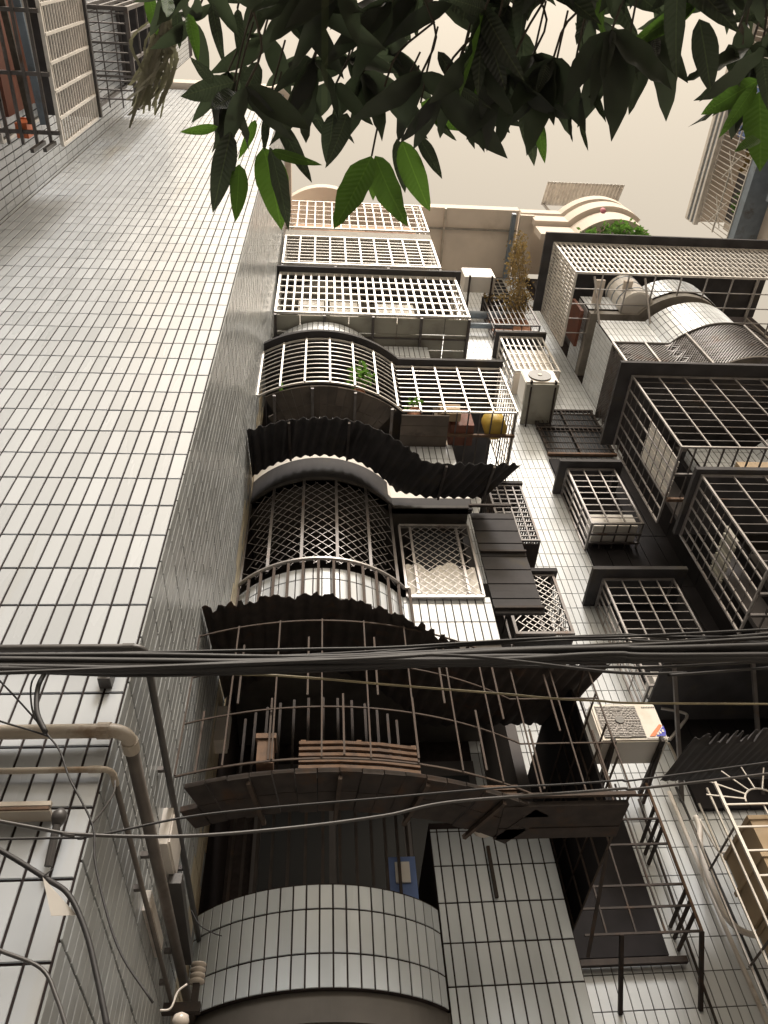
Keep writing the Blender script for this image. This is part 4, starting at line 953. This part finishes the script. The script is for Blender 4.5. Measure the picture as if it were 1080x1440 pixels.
# unseen block behind the camera, added and sized to limit low sky light
OB = thing('apartment_building', 'unseen plain block added across the alley to limit low sky light', 'building', (1,-6,0))
ow = MB().box(-9,12,-10,-4.5,0,6).build('wall', CONC, OB)
for i in range(6):
    for k in range(2): MB().box(-7.5+i*3.2,-6.1+i*3.2,-4.49,-4.46,1.4+k*3,2.9+k*3).build('window', GLASS, OB)
MB().box(-9.1,12.1,-10,-4.4,6.003,6.4).build('parapet', CONC, OB)

# ------------------------------------------------------------------ mango tree overhead
MT = thing('mango_tree', 'mango tree whose dark leafy twigs hang overhead in front of the sky', 'tree', (1.6,-1.6,0))
trunk = [(1.6,-1.6,0),(1.55,-1.62,1.2),(1.45,-1.5,2.6),(1.3,-1.2,4.2)]
MB().tube(spline(trunk,4), [.16-.06*i/12 for i in range(13)], 12).build('trunk', BARK, MT, smooth=True)
def leaf_mesh(name, w, bend, fold, m, wav):
    v = []; f = []; n = 9
    for i in range(n+1):
        t_ = i/n; ww = w*math.sin(math.pi*min(1, t_**.85))**.75*(1-.25*t_)+.002; z = -bend*t_*t_
        wv_ = wav*math.sin(i*2.1)
        v += [(-ww, t_, z+fold*ww+wv_), (0, t_, z), (ww, t_, z+fold*ww-wv_)]
    for i in range(n):
        a = i*3; f += [(a,a+1,a+4,a+3),(a+1,a+2,a+5,a+4)]
    me = bpy.data.meshes.new(name); me.from_pydata(v,[],f); me.update(); me.materials.append(m)
    for p in me.polygons: p.use_smooth = True
    return me
LM = [[leaf_mesh('leaf', w, b_, fo, m, wa) for w, b_, fo, wa in ((.155,.12,.5,.012),(.175,.22,.35,.022),(.13,.05,.7,.016),(.165,-.12,.4,.024),(.15,.34,.55,.02))] for m in (LEAF, LEAFG)]
LN = [0]
stuff_leaf = MB()
def leaf(base, tip, green=0, wide=1.0, roll=None, as_obj=True):
    base, tip = Vector(base), Vector(tip); d = tip-base; L = d.length; d.normalize()
    view = ((base+tip)/2-Vector((0,0,EYE))).normalized()
    rl = random.gauss(0,.55) if roll is None else roll
    nn = -view-d*(-view).dot(d); nn.normalize(); nn = Matrix.Rotation(rl,3,d) @ nn
    s = d.cross(nn).normalized()
    w = L*wide
    me = LM[green][random.randrange(5)]
    M = Matrix(((s.x*w,d.x*L,nn.x*L,base.x),(s.y*w,d.y*L,nn.y*L,base.y),(s.z*w,d.z*L,nn.z*L,base.z),(0,0,0,1)))
    if as_obj and LN[0] < 300:
        o = bpy.data.objects.new('leaf', me); o.matrix_basis = M; link(o, MT); LN[0] += 1
    else:
        k = len(stuff_leaf.v); stuff_leaf.v += [tuple(M @ v.co) for v in me.vertices]; stuff_leaf.f += [tuple(q+k for q in p.vertices) for p in me.polygons]
def za(x, y): return (180+x*.4815, y*.4815)
def zb_(x, y): return (600+x*.4444, y*.4444)
HL = []
for (a, b_, c, d, g_, w) in ((310,240,145,275,0,1.3),(250,240,195,182,0,1),(320,270,235,330,0,1.3),(310,290,270,375,0,1.2),(262,370,155,388,1,.9),(300,385,252,610,0,1.15),(310,400,280,560,0,.8),(325,480,318,640,1,1.15),(372,350,333,455,1,.9),(395,430,455,655,1,1.35),(415,430,480,668,0,.7),(420,440,540,482,1,.8),(405,340,398,440,0,1.1),(432,340,540,540,0,.7),(490,225,570,335,1,1.1),(520,290,592,420,0,1),(600,330,582,485,0,1.4),(640,330,600,470,0,1.2),
    (712,455,612,676,1,1.35),(714,460,716,582,1,1.1),(722,455,792,654,1,1.3),(800,410,876,618,1,1.3),(785,405,808,560,0,1),(850,400,912,506,0,.9),(855,300,978,372,1,1.4),(885,330,958,412,0,.9),(905,150,990,285,0,.9),(960,250,1058,320,0,.8),(990,290,1016,385,0,1.2),(1013,380,1036,426,0,.7),(1085,205,1003,290,1,1.1),(60,-20,92,112,1,1),(118,-10,108,62,1,1.2),(142,30,150,130,0,1),(176,40,206,166,1,.9),(245,10,270,162,0,.8),(320,25,327,156,0,.7),(300,210,370,330,0,1.6),(330,190,390,300,0,1.5),(380,180,330,320,0,1.4),(250,230,330,350,0,1.5)):
    HL.append((za(a,b_), za(c,d), g_, w))
for (a, b_, c, d, g_, w) in ((300,90,328,420,0,1),(325,250,322,505,0,1.1),(345,360,376,516,1,.9),(290,250,262,342,0,1.1),(395,280,482,366,1,1),(560,170,630,318,0,.6),(512,275,562,362,0,.6),(462,245,482,372,0,.6),(483,378,510,482,0,.5),(458,365,454,442,0,.5),(640,130,662,236,0,1),(720,100,727,206,0,.8),(862,60,908,290,0,1.35),(1052,252,868,362,1,1.3),(1042,268,944,414,1,1),(1052,290,1068,520,1,1.5),(1052,440,985,468,1,1.1),(955,140,985,260,0,1),(1060,180,1090,330,0,1.3),(1000,140,1075,240,0,1.5),(430,190,400,260,0,1),(380,200,350,300,0,1)):
    HL.append((zb_(a,b_), zb_(c,d), g_, w))
for (p0, p1, g_, w) in HL:
    D = random.uniform(1.75, 2.15)
    leaf(at_dist(*p0, D), at_dist(*p1, D-random.uniform(.0,.07)), g_, w, random.gauss(0,.28))
# dense clusters nearer the twigs: whorls of drooping leaves
tw = MB(); whorls = []
GAPS = [(622,85,26,40),(610,30,22,40),(745,62,20,28),(780,40,26,16),(905,20,24,22),(1000,60,40,34),(690,35,12,18),(420,50,18,14),(310,60,26,40),(960,60,18,40)]
def in_gap(x, y): return any(((x-a)/c)**2+((y-b_)/d)**2 < 1 for a, b_, c, d in GAPS)
tries = 0
while len(whorls) < 92 and tries < 9000:
    tries += 1
    x = random.uniform(270, 1110); y = random.uniform(-190, 95)
    lim = 95 if 360 < x < 720 else 55 if x < 1000 else 120
    if y > lim or in_gap(x, y): continue
    whorls.append((x, y, random.uniform(1.7, 2.8)))
for x, y in ((318,118),(345,140),(440,100),(470,135),(505,120),(540,140),(555,178),(590,120),(612,150),(640,120),(690,85),(715,120),(745,95),(775,100),(860,60),(930,70),(1060,110),(1040,60),(1090,150)):
    whorls.append((x+random.uniform(-8,8), y-18, random.uniform(1.75,2.1)))
NW = len(whorls)-19
for wi, (x, y, D) in enumerate(whorls):
    base = at_dist(x, y, D)
    for q in range(random.randint(7, 11) if wi < NW else 6):
        a = random.uniform(0, 6.283) if wi < NW else random.uniform(.2, 2.9); L = random.uniform(75, 135)*2.0/D
        dx, dy = math.cos(a)*L*.75, math.sin(a)*L*.6+L*.38
        tx, ty = x+dx, y+dy
        if ty > (150 if wi < NW else 215) or (in_gap(tx, ty) or in_gap((x+tx)/2, (y+ty)/2)): continue
        leaf(base, at_dist(tx, ty, D-random.uniform(-.02,.10)), 1 if random.random() < .12 else 0, random.uniform(.85,1.2))
    tw.tube(spline([base+Vector((.05+random.gauss(0,.05),-.12,.08)), base+Vector((.03,-.06,.05)), base],3), .0025, 5)
for (p0, p1, g_, w) in HL[:70:3]:
    b0 = at_dist(*p0, 2.0); tw.tube(spline([b0+Vector((.04,-.14,.12)), b0+Vector((.015,-.06,.05)), b0],3), .0025, 5)
tw.build('twigs', BARK, MT, 'stuff')
for (e, r_) in (((.2,.3,4.4),.05),((1.3,.3,4.3),.05),((-.4,.1,4.5),.04),((.8,-.2,5.2),.045)):
    MB().tube(spline([(1.3,-1.2,4.1),((1.3+e[0])/2,(-1.2+e[1])/2,4.35),e],5), [r_*1.3-.006*i for i in range(11)], 8).build('limb', BARK, MT, smooth=True)
if stuff_leaf.v: stuff_leaf.build('foliage', LEAF, MT, 'stuff', smooth=True)
